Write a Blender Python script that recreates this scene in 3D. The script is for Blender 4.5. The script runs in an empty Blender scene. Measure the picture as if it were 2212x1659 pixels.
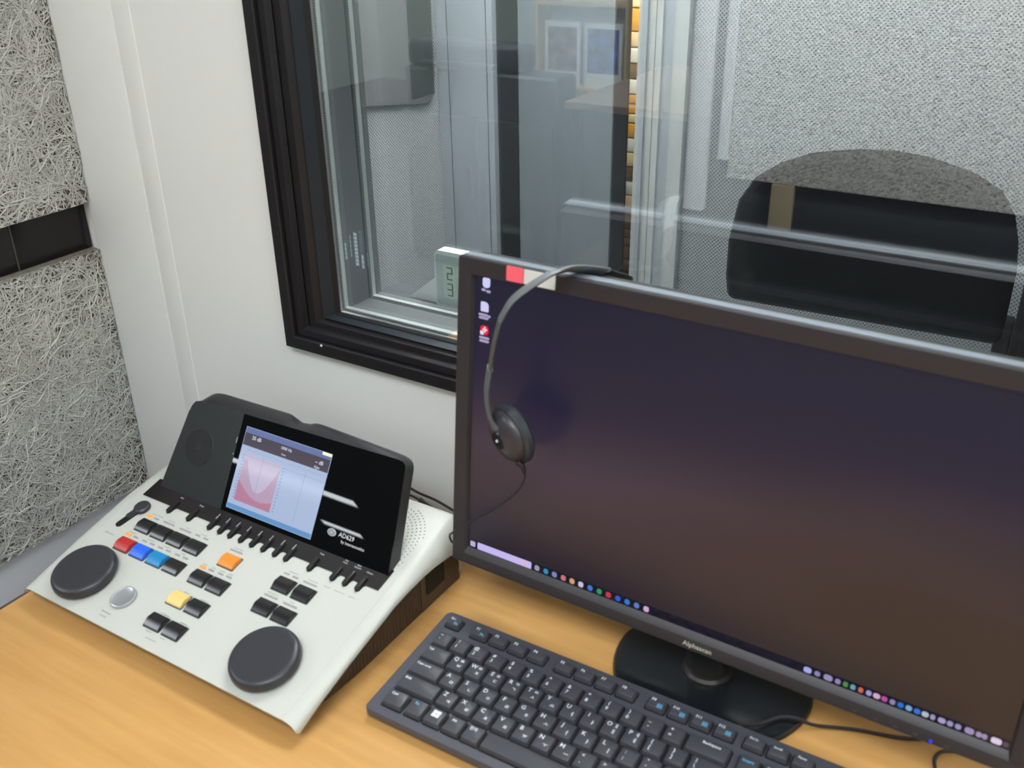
import bpy, bmesh, math, random
import numpy as np
from mathutils import Matrix, Vector
random.seed(7)
D = bpy.data
SC = bpy.context.scene
COL = SC.collection
R = math.radians

# ------------------------------------------------------------------ camera
cam_data = D.cameras.new('camera')
cam = D.objects.new('camera', cam_data)
COL.objects.link(cam)
_right = Vector((0.8497, 0.5270, -0.0157)); _up = Vector((-0.2251, 0.3895, 0.8931)); _fwd = Vector((-0.4768, 0.7553, -0.4496))
_fwd.normalize(); _up = (_up - _up.dot(_fwd) * _fwd).normalized(); _right = _fwd.cross(_up)
cam.matrix_world = Matrix(((_right.x, _up.x, -_fwd.x, 1.0823), (_right.y, _up.y, -_fwd.y, -0.7388), (_right.z, _up.z, -_fwd.z, 0.6426), (0, 0, 0, 1)))
cam_data.sensor_width = 36.0
cam_data.lens = 2133.18 / 2212 * 36
cam_data.clip_start = 0.02
cam_data.dof.use_dof = True
cam_data.dof.focus_distance = 1.42
cam_data.dof.aperture_fstop = 9.5
SC.camera = cam

# ------------------------------------------------------------------ world, exposure
W = D.worlds.new('world'); SC.world = W; W.use_nodes = True
W.node_tree.nodes['Background'].inputs[0].default_value = (0.8, 0.87, 0.95, 1)
W.node_tree.nodes['Background'].inputs[1].default_value = 0.3
SC.view_settings.view_transform = 'Standard'
SC.view_settings.look = 'None'
SC.view_settings.gamma = 1
SC.view_settings.use_curve_mapping = False
SC.view_settings.exposure = 0.0
LAMP_STRENGTH = 12.5          # ceiling light panels
BOOTH_STRENGTH = 52.0         # added lamp that brightens the booth interior

# ------------------------------------------------------------------ helpers
def lin(c):
    return tuple(((v / 255) / 12.92 if v / 255 <= 0.04045 else ((v / 255 + 0.055) / 1.055) ** 2.4) for v in c)
def mat(name, rgb, rough=0.5, metal=0.0, spec=0.5, emit=None, estr=0.0, coat=0.0):
    m = D.materials.new(name); m.use_nodes = True
    b = m.node_tree.nodes['Principled BSDF']
    b.inputs['Base Color'].default_value = (*lin(rgb), 1)
    b.inputs['Roughness'].default_value = rough
    b.inputs['Metallic'].default_value = metal
    b.inputs['Specular IOR Level'].default_value = spec
    b.inputs['Coat Weight'].default_value = coat
    if emit is not None:
        b.inputs['Emission Color'].default_value = (*lin(emit), 1)
        b.inputs['Emission Strength'].default_value = estr
    return m
def nodes(m):
    nt = m.node_tree
    return nt, nt.nodes['Principled BSDF'], (lambda t, **k: _mk(nt, t, k))
def _mk(nt, t, k):
    n = nt.nodes.new(t)
    for a, v in k.items(): setattr(n, a, v)
    return n
def math_node(nt, op, a, b=None, c=None):
    n = nt.nodes.new('ShaderNodeMath'); n.operation = op
    for i, v in enumerate((a, b, c)):
        if v is None: continue
        if isinstance(v, (int, float)): n.inputs[i].default_value = v
        else: nt.links.new(v, n.inputs[i])
    return n.outputs[0]
def grain(m, scale, bump=0.1, dist=0.001, col=0.0, stretch=(1, 1, 1), detail=3):
    """fine noise relief and slight colour mottling on a real surface"""
    nt, b, mk = nodes(m)
    tc = mk('ShaderNodeTexCoord'); mp = mk('ShaderNodeMapping'); mp.inputs['Scale'].default_value = stretch
    nz = mk('ShaderNodeTexNoise'); nz.inputs['Scale'].default_value = scale; nz.inputs['Detail'].default_value = detail
    nt.links.new(tc.outputs['Object'], mp.inputs[0]); nt.links.new(mp.outputs[0], nz.inputs['Vector'])
    bp = mk('ShaderNodeBump'); bp.inputs['Strength'].default_value = bump; bp.inputs['Distance'].default_value = dist
    nt.links.new(nz.outputs[0], bp.inputs['Height']); nt.links.new(bp.outputs[0], b.inputs['Normal'])
    if col:
        base = tuple(b.inputs['Base Color'].default_value)
        cr = mk('ShaderNodeValToRGB')
        cr.color_ramp.elements[0].position = 0.3; cr.color_ramp.elements[1].position = 0.7
        cr.color_ramp.elements[0].color = tuple(v * (1 - col) for v in base[:3]) + (1,)
        cr.color_ramp.elements[1].color = tuple(min(1, v * (1 + col)) for v in base[:3]) + (1,)
        nt.links.new(nz.outputs[0], cr.inputs[0]); nt.links.new(cr.outputs[0], b.inputs['Base Color'])
    return m

def link(o, parent=None, M=None):
    COL.objects.link(o)
    if parent is not None: o.parent = parent
    if M is not None: o.matrix_local = M
    return o
def empty(name, loc, rz=0.0, label=None, cat=None, group=None):
    o = D.objects.new(name, None); o.empty_display_size = 0.02
    COL.objects.link(o); o.location = loc; o.rotation_euler = (0, 0, rz)
    if label: tag(o, label, cat, group)
    return o
def tag(o, label, cat, group=None):
    o['label'] = label; o['category'] = cat
    if group: o['group'] = group
    return o
def struct(o):
    o['kind'] = 'structure'; return o
def finish(bm, name, material, smooth=35):
    me = D.meshes.new(name)
    bmesh.ops.recalc_face_normals(bm, faces=bm.faces)
    bm.to_mesh(me); bm.free()
    if smooth:
        me.polygons.foreach_set('use_smooth', [True] * len(me.polygons))
        me.set_sharp_from_angle(angle=R(smooth))
    if material: me.materials.append(material)
    return me
def obj(name, bm, material, parent=None, M=None, smooth=35):
    me = bm if isinstance(bm, bpy.types.Mesh) else finish(bm, name, material, smooth)
    return link(D.objects.new(name, me), parent, M)
def box(x0, x1, y0, y1, z0, z1, bev=0.0, seg=2, bm=None):
    bm2 = bmesh.new()
    bmesh.ops.create_cube(bm2, size=1)
    for v in bm2.verts:
        v.co = Vector(((x0 + x1) / 2 + v.co.x * (x1 - x0), (y0 + y1) / 2 + v.co.y * (y1 - y0), (z0 + z1) / 2 + v.co.z * (z1 - z0)))
    if bev: bmesh.ops.bevel(bm2, geom=bm2.edges[:], offset=bev, segments=seg, profile=0.6, affect='EDGES')
    return merge(bm, bm2)
def merge(bm, bm2):
    if bm is None: return bm2
    me = D.meshes.new('tmp'); bm2.to_mesh(me); bm2.free(); bm.from_mesh(me); D.meshes.remove(me)
    return bm
def rrect(x0, x1, y0, y1, r, n=4):
    """rounded rectangle outline; r may be 4 radii (bl, br, tr, tl)"""
    rs = r if isinstance(r, (tuple, list)) else (r,) * 4
    pts = []
    for (cx, cy, a0, q) in ((x0, y0, 180, rs[0]), (x1, y0, 270, rs[1]), (x1, y1, 0, rs[2]), (x0, y1, 90, rs[3])):
        ox = cx + (q if cx == x0 else -q); oy = cy + (q if cy == y0 else -q)
        for i in range(n + 1):
            a = R(a0 + 90 * i / n)
            pts.append((ox + q * math.cos(a), oy + q * math.sin(a)))
            if q == 0: break
    return pts
def prism(pts, n0, n1, bm=None, bev=0.0, axes='xyz', seg=2):
    """extrude a 2-D outline from n0 to n1 along the third axis; axes names where (a, b, n) go"""
    b2 = bmesh.new()
    def P(a, b, n):
        d = {axes[0]: a, axes[1]: b, axes[2]: n}; return Vector((d['x'], d['y'], d['z']))
    lo = [b2.verts.new(P(a, b, n0)) for a, b in pts]; hi = [b2.verts.new(P(a, b, n1)) for a, b in pts]
    k = len(pts)
    b2.faces.new(lo[::-1]); top = b2.faces.new(hi)
    for i in range(k): b2.faces.new((lo[i], lo[(i + 1) % k], hi[(i + 1) % k], hi[i]))
    if bev:
        bmesh.ops.bevel(b2, geom=top.edges[:], offset=bev, segments=seg, profile=0.6, affect='EDGES')
    return merge(bm, b2)
def lathe(profile, seg=32, bm=None, c=(0, 0), sy=1.0):
    """profile: (radius, height) from the axis outwards"""
    b2 = bmesh.new(); rings = []
    for r, h in profile:
        if r < 1e-7: rings.append([b2.verts.new((c[0], c[1], h))])
        else: rings.append([b2.verts.new((c[0] + r * math.cos(2 * math.pi * i / seg), c[1] + sy * r * math.sin(2 * math.pi * i / seg), h)) for i in range(seg)])
    for A, B in zip(rings, rings[1:]):
        for i in range(seg):
            j = (i + 1) % seg
            if len(A) == 1: b2.faces.new((A[0], B[i], B[j]))
            elif len(B) == 1: b2.faces.new((A[i], A[j], B[0]))
            else: b2.faces.new((A[i], A[j], B[j], B[i]))
    for Rg in (rings[0], rings[-1]):
        if len(Rg) > 1: b2.faces.new(Rg)
    return merge(bm, b2)
def spline(pts, sub=6):
    P = [Vector(p) for p in pts]; P = [2 * P[0] - P[1]] + P + [2 * P[-1] - P[-2]]; out = []
    for i in range(1, len(P) - 2):
        for k in range(sub):
            t = k / sub; a, b, c, d = P[i - 1], P[i], P[i + 1], P[i + 2]
            out.append(0.5 * ((2 * b) + (c - a) * t + (2 * a - 5 * b + 4 * c - d) * t * t + (3 * b - a - 3 * c + d) * t ** 3))
    out.append(P[-2]); return out
def sweep(path, radii, ref=None, seg=10, bm=None):
    """tube along path; radii = (a, b) half sizes of the section; ref = direction that stays along b"""
    b2 = bmesh.new(); rings = []; n = len(path); up = Vector(ref) if ref is not None else Vector((0.1, 0.2, 1))
    for i, p in enumerate(path):
        t = (path[min(n - 1, i + 1)] - path[max(0, i - 1)]).normalized()
        s = t.cross(up)
        if s.length < 1e-4: s = t.cross(Vector((1, 0.3, 0)))
        s.normalize(); u = s.cross(t).normalized()
        if ref is None: up = u
        ra, rb = radii(i / (n - 1)) if callable(radii) else radii
        rings.append([b2.verts.new(p + s * ra * math.cos(2 * math.pi * k / seg) + u * rb * math.sin(2 * math.pi * k / seg)) for k in range(seg)])
    for A, B in zip(rings, rings[1:]):
        for k in range(seg): b2.faces.new((A[k], A[(k + 1) % seg], B[(k + 1) % seg], B[k]))
    b2.faces.new(rings[0][::-1]); b2.faces.new(rings[-1])
    return merge(bm, b2)

# ------------------------------------------------------------------ lettering (converted to meshes in one go)
TEXTS = {}
def want(s, size=1.0):
    TEXTS.setdefault(s, None)
KEY_LEG = {}   # filled below, before conversion
ROW_N = ['`~', '1!', '2@', '3#', '4$', '5%', '6^', '7&', '8*', '9(', '0)', '-_', '=+']
HANGUL = {'Q': '\u3142', 'W': '\u3148', 'E': '\u3137', 'R': '\u3131', 'T': '\u3145', 'Y': '\u315b', 'U': '\u3155', 'I': '\u3151', 'O': '\u3150', 'P': '\u3154',
          'A': '\u3141', 'S': '\u3134', 'D': '\u3147', 'F': '\u3139', 'G': '\u314e', 'H': '\u3157', 'J': '\u3153', 'K': '\u314f', 'L': '\u3163',
          'Z': '\u314b', 'X': '\u314c', 'C': '\u314a', 'V': '\u314d', 'B': '\u3160', 'N': '\u315c', 'M': '\u3161'}
SHIFTED = {'Q': '\u3143', 'W': '\u3149', 'E': '\u3138', 'R': '\u3132', 'T': '\u3146', 'O': '\u3152', 'P': '\u3156'}
for r_ in ROW_N:
    for ch in r_: want(ch)
for k_, h_ in HANGUL.items(): want(k_); want(h_)
for h_ in SHIFTED.values(): want(h_)
for s_ in ['Esc', 'Tab', 'Caps Lock', 'Shift', 'Ctrl', 'Fn', 'Alt', '\ud55c\uc790', '\ud55c/\uc601', 'Backspace', 'Enter', 'Prt Sc', 'Scroll', 'Pause', 'Insert', 'Home', 'Del', 'End',
           'Page Up', 'Page Dn', '[', ']', '{', '}', ';', ':', "'", '"', ',', '<', '.', '>', '/', '?', '\\', '|', '\u25c0', '\u25b6', '\u25b2', '\u25bc', '\u25a4',
           '20 dB', '1000 Hz', '-- dB', 'Tone', 'Right', 'AD629', 'by interacoustics', 'Alphascan', 'Shift ', 'Setup', 'Tests', 'Del\nPoint', 'Save\nSession', 'Clients', '2', '3', 'RT'] + ['F%d' % i for i in range(1, 13)]: want(s_)
def bake_texts():
    tmp = []
    for s in TEXTS:
        cu = D.curves.new('lettering', 'FONT'); cu.body = s.strip(); cu.size = 1.0; cu.align_x = 'CENTER'; cu.align_y = 'CENTER'; cu.resolution_u = 2
        cu.offset = 0.012
        o = D.objects.new('lettering', cu); COL.objects.link(o); tmp.append((s, o, cu))
    dg = bpy.context.evaluated_depsgraph_get(); dg.update()
    for s, o, cu in tmp:
        me = D.meshes.new_from_object(o.evaluated_get(dg)); TEXTS[s] = me
    for s, o, cu in tmp:
        D.objects.remove(o); D.curves.remove(cu)
bake_texts()
def text_bm(items, bm=None):
    """items: (string, x, y, cap height in m, rotation); flat letters at z=0 joined into one bmesh"""
    b = bm or bmesh.new()
    for s, x, y, h, *rot in items:
        me = TEXTS[s]
        n0 = len(b.verts); b.from_mesh(me); b.verts.ensure_lookup_table()
        a = rot[0] if rot else 0.0; ca, sa = math.cos(a), math.sin(a); k = h / 0.72
        for v in b.verts[n0:]:
            X, Y = v.co.x * k, v.co.y * k
            v.co = Vector((x + X * ca - Y * sa, y + X * sa + Y * ca, 0.0))
    return b
def flat_z(bm, z):
    for v in bm.verts: v.co.z += z
    return bm
def swap_yz(bm, n):
    """letters drawn in (u, v) laid on a face whose outward side is -y at y = n"""
    for v in bm.verts: v.co = Vector((v.co.x, n, v.co.y))
    return bm

# ------------------------------------------------------------------ materials
M_wall = grain(mat('white wall panel', (238, 238, 234), 0.28, spec=0.4), 6, 0.02, 0.001)
M_booth_grey = mat('booth light grey steel', (150, 157, 163), 0.35)
M_booth_white = mat('booth white profile', (172, 176, 175), 0.4)
M_reveal = mat('grey window reveal', (84, 87, 88), 0.55)
M_frame = grain(mat('black window frame', (31, 29, 32), 0.42, spec=0.4), 500, 0.03, 0.0003)
M_gasket = mat('black rubber gasket', (12, 13, 16), 0.5)
M_spacer = mat('pale metal spacer bar', (208, 216, 212), 0.3, metal=0.35)
M_darkline = mat('dark joint', (60, 62, 62), 0.7)
M_lower = mat('grey lower wall', (214, 214, 219), 0.6)
M_strip = mat('black gloss strip', (24, 22, 22), 0.22, spec=0.35)
M_stripseam = mat('grey strip joint', (66, 64, 60), 0.4)
M_ceiling = mat('ceiling white', (225, 226, 224), 0.8)
M_floor = grain(mat('dark grey carpet', (74, 76, 82), 0.95), 300, 0.4, 0.003, 0.15)
M_far = mat('pale green office wall', (188, 196, 186), 0.8)
M_dark = mat('dark grey cabinet', (46, 48, 55), 0.5)
M_brown = grain(mat('brown wood top', (122, 100, 82), 0.45), 12, 0.05, 0.001, 0.18, (1, 12, 12))
M_post = mat('white painted post', (225, 226, 230), 0.4)
M_fibre = grain(mat('grey painted wood fibre', (198, 196, 189), 0.75), 900, 0.2, 0.0002, 0.06)
M_fibre_back = grain(mat('fibre board gaps', (116, 109, 95), 0.9), 400, 0.6, 0.002, 0.35)
M_black = mat('black plastic', (26, 26, 28), 0.42)
M_chair = grain(mat('black chair fabric', (8, 9, 11), 0.9, spec=0.1), 700, 0.4, 0.001)
M_lamp = mat('lamp diffuser', (255, 255, 255), 0.5, emit=(243, 250, 255), estr=LAMP_STRENGTH)
M_boothfill = mat('booth fill emitter', (255, 255, 255), 0.5, emit=(250, 251, 253), estr=BOOTH_STRENGTH)
M_white = mat('white plastic', (232, 235, 230), 0.4)

def wood_mat():
    m = mat('beech desk laminate', (221, 172, 100), 0.36, spec=0.35)
    nt, b, mk = nodes(m)
    tc = mk('ShaderNodeTexCoord'); mp = mk('ShaderNodeMapping'); mp.inputs['Scale'].default_value = (2.2, 34, 8); mp.inputs['Rotation'].default_value = (0, 0, R(-4))
    nz = mk('ShaderNodeTexNoise'); nz.inputs['Scale'].default_value = 2.4; nz.inputs['Detail'].default_value = 5; nz.inputs['Roughness'].default_value = 0.55
    cr = mk('ShaderNodeValToRGB'); e = cr.color_ramp.elements
    e[0].position = 0.34; e[0].color = (*lin((186, 139, 80)), 1); e[1].position = 0.66; e[1].color = (*lin((199, 152, 92)), 1)
    nt.links.new(tc.outputs['Object'], mp.inputs[0]); nt.links.new(mp.outputs[0], nz.inputs['Vector'])
    nt.links.new(nz.outputs[0], cr.inputs[0]); nt.links.new(cr.outputs[0], b.inputs['Base Color'])
    return m
M_desk = wood_mat()

def perforated(name, rgb, hole, pitch, r, ax):
    """perforated steel: staggered round holes; ax = the two object axes that span the sheet"""
    m = mat(name, rgb, 0.45)
    nt, b, mk = nodes(m)
    tc = mk('ShaderNodeTexCoord'); sp = mk('ShaderNodeSeparateXYZ'); nt.links.new(tc.outputs['Object'], sp.inputs[0])
    a, c = sp.outputs[ax[0]], sp.outputs[ax[1]]
    s = 1 / (pitch * math.sqrt(2)); 
    u = math_node(nt, 'MULTIPLY', math_node(nt, 'ADD', a, c), s * math.sqrt(1)); v = math_node(nt, 'MULTIPLY', math_node(nt, 'SUBTRACT', a, c), s)
    fu = math_node(nt, 'SUBTRACT', math_node(nt, 'FRACT', math_node(nt, 'ADD', u, 100.0)), 0.5)
    fv = math_node(nt, 'SUBTRACT', math_node(nt, 'FRACT', math_node(nt, 'ADD', v, 100.0)), 0.5)
    d = math_node(nt, 'ADD', math_node(nt, 'MULTIPLY', fu, fu), math_node(nt, 'MULTIPLY', fv, fv))
    k = math_node(nt, 'LESS_THAN', d, r * r)
    mx = mk('ShaderNodeMix', data_type='RGBA'); nt.links.new(k, mx.inputs[0])
    mx.inputs[6].default_value = (*lin(rgb), 1); mx.inputs[7].default_value = (*lin(hole), 1)
    nt.links.new(mx.outputs[2], b.inputs['Base Color'])
    return m
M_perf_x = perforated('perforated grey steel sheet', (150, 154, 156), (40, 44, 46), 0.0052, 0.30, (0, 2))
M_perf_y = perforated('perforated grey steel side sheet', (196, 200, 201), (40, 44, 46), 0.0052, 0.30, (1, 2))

def woodwool_mat():
    """distant wood-wool board: fibrous relief only"""
    m = mat('wood wool board far', (214, 211, 204), 0.9)
    nt, b, mk = nodes(m)
    tc = mk('ShaderNodeTexCoord'); mp = mk('ShaderNodeMapping'); mp.inputs['Scale'].default_value = (60, 60, 160); mp.inputs['Rotation'].default_value = (0, R(25), 0)
    nz = mk('ShaderNodeTexNoise'); nz.inputs['Scale'].default_value = 1.0; nz.inputs['Detail'].default_value = 4; nz.inputs['Distortion'].default_value = 2.5
    nt.links.new(tc.outputs['Object'], mp.inputs[0]); nt.links.new(mp.outputs[0], nz.inputs['Vector'])
    cr = mk('ShaderNodeValToRGB'); e = cr.color_ramp.elements
    e[0].position = 0.38; e[0].color = (*lin((140, 135, 124)), 1); e[1].position = 0.55; e[1].color = (*lin((222, 219, 212)), 1)
    nt.links.new(nz.outputs[0], cr.inputs[0]); nt.links.new(cr.outputs[0], b.inputs['Base Color'])
    bp = mk('ShaderNodeBump'); bp.inputs['Strength'].default_value = 0.7; bp.inputs['Distance'].default_value = 0.004
    nt.links.new(nz.outputs[0], bp.inputs['Height']); nt.links.new(bp.outputs[0], b.inputs['Normal'])
    return m
M_wwfar = woodwool_mat()

def glass_mat(name, refl, tint=(0.955, 0.965, 0.96)):
    """flat sealed glazing: clear, with a steady share of mirror reflection from its many faces"""
    m = D.materials.new(name); m.use_nodes = True; nt = m.node_tree
    nt.nodes.clear()
    out = nt.nodes.new('ShaderNodeOutputMaterial'); mx = nt.nodes.new('ShaderNodeMixShader')
    tr = nt.nodes.new('ShaderNodeBsdfTransparent'); tr.inputs[0].default_value = (*tint, 1)
    gl = nt.nodes.new('ShaderNodeBsdfGlossy'); gl.inputs['Roughness'].default_value = 0.0; gl.inputs[0].default_value = (0.97, 0.99, 1.0, 1)
    mx.inputs[0].default_value = refl
    nt.links.new(tr.outputs[0], mx.inputs[1]); nt.links.new(gl.outputs[0], mx.inputs[2]); nt.links.new(mx.outputs[0], out.inputs[0])
    return m
M_glass = glass_mat('window glass', 0.36)
M_glass2 = glass_mat('inner window glass', 0.05)

# ------------------------------------------------------------------ room shell (desk top is z = 0, floor 0.72 m below)
FZ, CZ = -0.72, 1.70
struct(obj('floor', box(-4.3, 3.4, -5.8, 2.0, FZ - 0.1, FZ), M_floor))
struct(obj('ceiling', box(-4.3, 3.4, -5.8, 2.0, CZ, CZ + 0.1), M_ceiling))
# booth front wall (y 0 .. 0.08) with the window opening
WX0, WX1, WZ0, WZ1 = 0.3205, 1.85, 0.1815, 1.20
IX0, IX1, IZ0, IZ1 = 0.3866, 1.784, 0.2277, 1.154          # clear glass edges
OX0, OZ0, OX1, OZ1 = WX0 + 0.03, WZ0 + 0.025, WX1 - 0.03, WZ1 - 0.03
wf = box(-0.30, OX0, 0.0, 0.08, FZ, CZ)
box(OX1, 3.3, 0.0, 0.08, FZ, CZ, bm=wf); box(OX0, OX1, 0.0, 0.08, FZ, OZ0, bm=wf); box(OX0, OX1, 0.0, 0.08, OZ1, CZ, bm=wf)
wall_front = struct(obj('wall_front', wf, M_wall, smooth=0))
obj('corner_panel', box(0.0, 0.1105, -0.0022, 0.0005, FZ, CZ, 0.0010), M_wall, wall_front)
obj('cover_strip', box(0.1113, 0.1405, -0.0008, 0.0005, FZ, CZ, 0.0005), M_wall, wall_front)

# left wall: wood-wool boards, black strip, plain lower wall
wl_ = struct(obj('wall_left', box(-0.16, -0.014, -0.35, -0.0002, FZ, CZ), M_lower, smooth=0))
obj('lower_wall_sheet', box(-0.014, -0.006, -0.35, -0.0005, FZ, -0.108, 0.001), M_lower, wl_)
for z0, z1 in ((-0.1035, 0.2418), (0.3022, 1.69)):
    obj('wood_wool_board', box(-0.0138, 0.0, -0.35, -0.0025, z0, z1, 0.0012), M_fibre_back, wl_)
for y0, y1 in ((-0.35, -0.1062), (-0.1042, -0.0025)):
    obj('black_strip', box(-0.0139, -0.010, y0, y1, 0.2425, 0.3017, 0.0004), M_strip, wl_)
obj('strip_joint', box(-0.0139, -0.0095, -0.1062, -0.1042, 0.2425, 0.3017), M_stripseam, wl_)
def fibres(name, y0, y1, z0, z1, density, seed):
    rng = np.random.default_rng(seed)
    n = int((y1 - y0) * (z1 - z0) * density); S = 9
    cy = rng.uniform(y0, y1, n); cz = rng.uniform(z0, z1, n)
    ang = rng.uniform(0, 2 * np.pi, n); curv = rng.normal(0, 16, n); L = rng.uniform(0.03, 0.09, n); wd = rng.uniform(0.00032, 0.00070, n)
    x0 = rng.uniform(0.0002, 0.0040, n) ; phx = rng.uniform(0, 6.28, n)
    t = np.linspace(-0.5, 0.5, S)[None, :]
    s = t * L[:, None]; a = ang[:, None] + curv[:, None] * s + 0.5 * np.sin(s * 90 + phx[:, None])
    ds = L[:, None] / (S - 1)
    dy, dz = np.cos(a) * ds, np.sin(a) * ds
    y = cy[:, None] + np.cumsum(dy, 1); z = cz[:, None] + np.cumsum(dz, 1)
    x = x0[:, None] + 0.0008 * np.sin(s * 120 + phx[:, None]) + 0.0008
    ny, nz = -np.sin(a), np.cos(a)
    tilt = rng.uniform(-0.6, 0.6, n)[:, None]
    A = np.stack([x + tilt * wd[:, None], y + ny * wd[:, None], z + nz * wd[:, None]], -1)
    B = np.stack([x - tilt * wd[:, None], y - ny * wd[:, None], z - nz * wd[:, None]], -1)
    for Q in (A, B):
        Q[..., 1] = np.clip(Q[..., 1], y0, y1); Q[..., 2] = np.clip(Q[..., 2], z0, z1); Q[..., 0] = np.clip(Q[..., 0], 0.0002, 0.0095)
    V = np.stack([A, B], 2).reshape(-1, 3)
    base = (np.arange(n)[:, None] * (2 * S) + np.arange(S - 1)[None, :] * 2).reshape(-1)
    F = np.stack([base, base + 1, base + 3, base + 2], 1)
    me = D.meshes.new(name); me.vertices.add(len(V)); me.vertices.foreach_set('co', V.astype(np.float32).ravel())
    me.loops.add(F.size); me.loops.foreach_set('vertex_index', F.ravel().astype(np.int32))
    me.polygons.add(len(F)); me.polygons.foreach_set('loop_start', np.arange(0, F.size, 4, dtype=np.int32)); me.polygons.foreach_set('loop_total', np.full(len(F), 4, np.int32))
    me.update(calc_edges=True); me.polygons.foreach_set('use_smooth', [True] * len(F)); me.materials.append(M_fibre)
    o = link(D.objects.new(name, me), wl_); o['kind'] = 'stuff'; return o
fibres('wood_fibres', -0.35, -0.0025, -0.1035, 0.2415, 44000, 3)
fibres('wood_fibres', -0.35, -0.0025, 0.3025, 0.95, 44000, 4)

# the room behind the camera, seen mirrored in the glass
def flat_wall(name, *a, m=M_far): return struct(obj(name, box(*a), m, smooth=0))
flat_wall('wall_far_left', -4.3, -4.2, -5.8, 2.0, FZ, CZ)
flat_wall('wall_back', -4.2, 3.3, -5.8, -5.7, FZ, CZ)
flat_wall('wall_right', 3.3, 3.4, -5.8, 2.0, FZ, CZ)
wr = flat_wall('wall_rear', 0.0, 3.3, -2.02, -1.915, FZ, CZ, m=M_dark)
obj('wood_wool_board', box(0.13, 3.3, -1.915, -1.90, -0.1035, 1.69, 0.001), M_wwfar, wr)
struct(obj('trim_1', box(0.008, 0.066, -1.915, -1.885, -0.21, 1.69, 0.003), M_post))
struct(obj('trim_2', box(0.100, 0.128, -1.915, -1.890, -0.055, 1.69, 0.003), M_post))
struct(obj('trim_3', box(0.262, 0.325, -1.915, -1.895, FZ, -0.105, 0.003), mat('tan wooden post', (150, 135, 108), 0.5)))

# ------------------------------------------------------------------ ceiling lights
def panel_lamp(x, y, sx, sy, label, m=M_lamp, z=CZ, name='ceiling_light'):
    e = empty(name, (x, y, z), 0, label, 'light', 'ceiling lights of the room')
    fr = box(-sx / 2 - .02, sx / 2 + .02, -sy / 2 - .02, -sy / 2, -0.03, -0.0005)
    box(-sx / 2 - .02, sx / 2 + .02, sy / 2, sy / 2 + .02, -0.03, -0.0005, bm=fr); box(-sx / 2 - .02, -sx / 2, -sy / 2, sy / 2, -0.03, -0.0005, bm=fr); box(sx / 2, sx / 2 + .02, -sy / 2, sy / 2, -0.03, -0.0005, bm=fr)
    obj('frame', fr, M_white, e, smooth=0)
    obj('diffuser', box(-sx / 2, sx / 2, -sy / 2, sy / 2, -0.022, -0.004), m, e, smooth=0)
    return e
panel_lamp(0.85, -0.42, 1.0, 0.05, 'slim white ceiling light over the desk')
panel_lamp(0.9, -1.28, 1.2, 0.6, 'wide unseen ceiling light added in front of the desk to brighten the walls')  # unseen panel, added to lift the upright surfaces
panel_lamp(2.5, -1.1, 0.6, 1.2, 'unseen ceiling light added at the right to brighten the walls')  # likewise added, throws light sideways onto the walls
panel_lamp(-1.5, -1.6, 0.6, 1.2, 'white ceiling light left of the wood-wool wall')
panel_lamp(1.3, -3.9, 1.2, 0.6, 'white ceiling light behind the rear partition')
panel_lamp(-1.4, -3.3, 0.6, 0.6, 'square white ceiling light over the office corner')
panel_lamp(-3.16, -4.35, 1.2, 0.09, 'bright linear ceiling light mirrored in the console display')
panel_lamp(-2.95, -4.90, 0.36, 0.07, 'short linear ceiling light mirrored low in the console display')

# ------------------------------------------------------------------ office furniture mirrored in the glass
t = empty('office_table', (-0.27, -2.6, FZ), 0, 'brown-topped office table standing behind the viewer, mirrored in the glass', 'table')
obj('tabletop', box(-0.285, 0.24, -0.42, 0.42, 0.695, 0.72, 0.003), M_brown, t)
for sx in (-0.26, 0.22):
    obj('side_panel', box(sx - .012, sx + .012, -0.38, 0.38, 0.0, 0.695), M_dark, t)
obj('front_panel', box(-0.247, 0.207, 0.34, 0.36, 0.15, 0.69), M_dark, t)
t = empty('storage_cabinet', (-0.985, -2.375, FZ), 0, 'dark grey cabinet mirrored left of the brown table', 'cabinet')
obj('body', box(-0.335, 0.335, -0.075, 0.075, 0, 0.765, 0.02, 3), M_dark, t)
for k in range(2):
    dd = obj('door', box(-0.325 + k * .33, -0.005 + k * .33, 0.075, 0.093, 0.03, 0.60, 0.003), M_dark, t)
    obj('handle', box(-0.035 + k * .055, -0.02 + k * .055, 0.093, 0.11, 0.3, 0.42, 0.002), M_black, dd)
t = empty('printer', (-1.06, -2.375, FZ + 0.7655), 0, 'dark office printer on the grey cabinet', 'printer')
obj('body', box(-0.25, 0.25, -0.065, 0.065, 0.0, 0.095, 0.03, 4), M_dark, t); obj('paper_tray', box(-0.16, 0.16, 0.065, 0.10, 0.02, 0.03, 0.004), M_dark, t)
t = empty('brochure_rack', (-1.56, -4.3, FZ), 0, 'white brochure rack with beech shelves, mirrored at the top of the glass', 'rack')
M_beech = mat('pale beech shelf', (205, 175, 132), 0.5)
obj('back_panel', box(-0.265, 0.265, -0.02, 0.0, 0.0, 1.5), M_white, t)
for z in (0.34, 0.79, 1.15): obj('shelf', box(-0.265, 0.265, 0.0, 0.14, z, z + 0.025, 0.002), M_beech, t)
for sx in (-0.28, 0.265): obj('side_panel', box(sx, sx + .015, -0.02, 0.14, 0.0, 1.5), M_beech, t)
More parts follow.
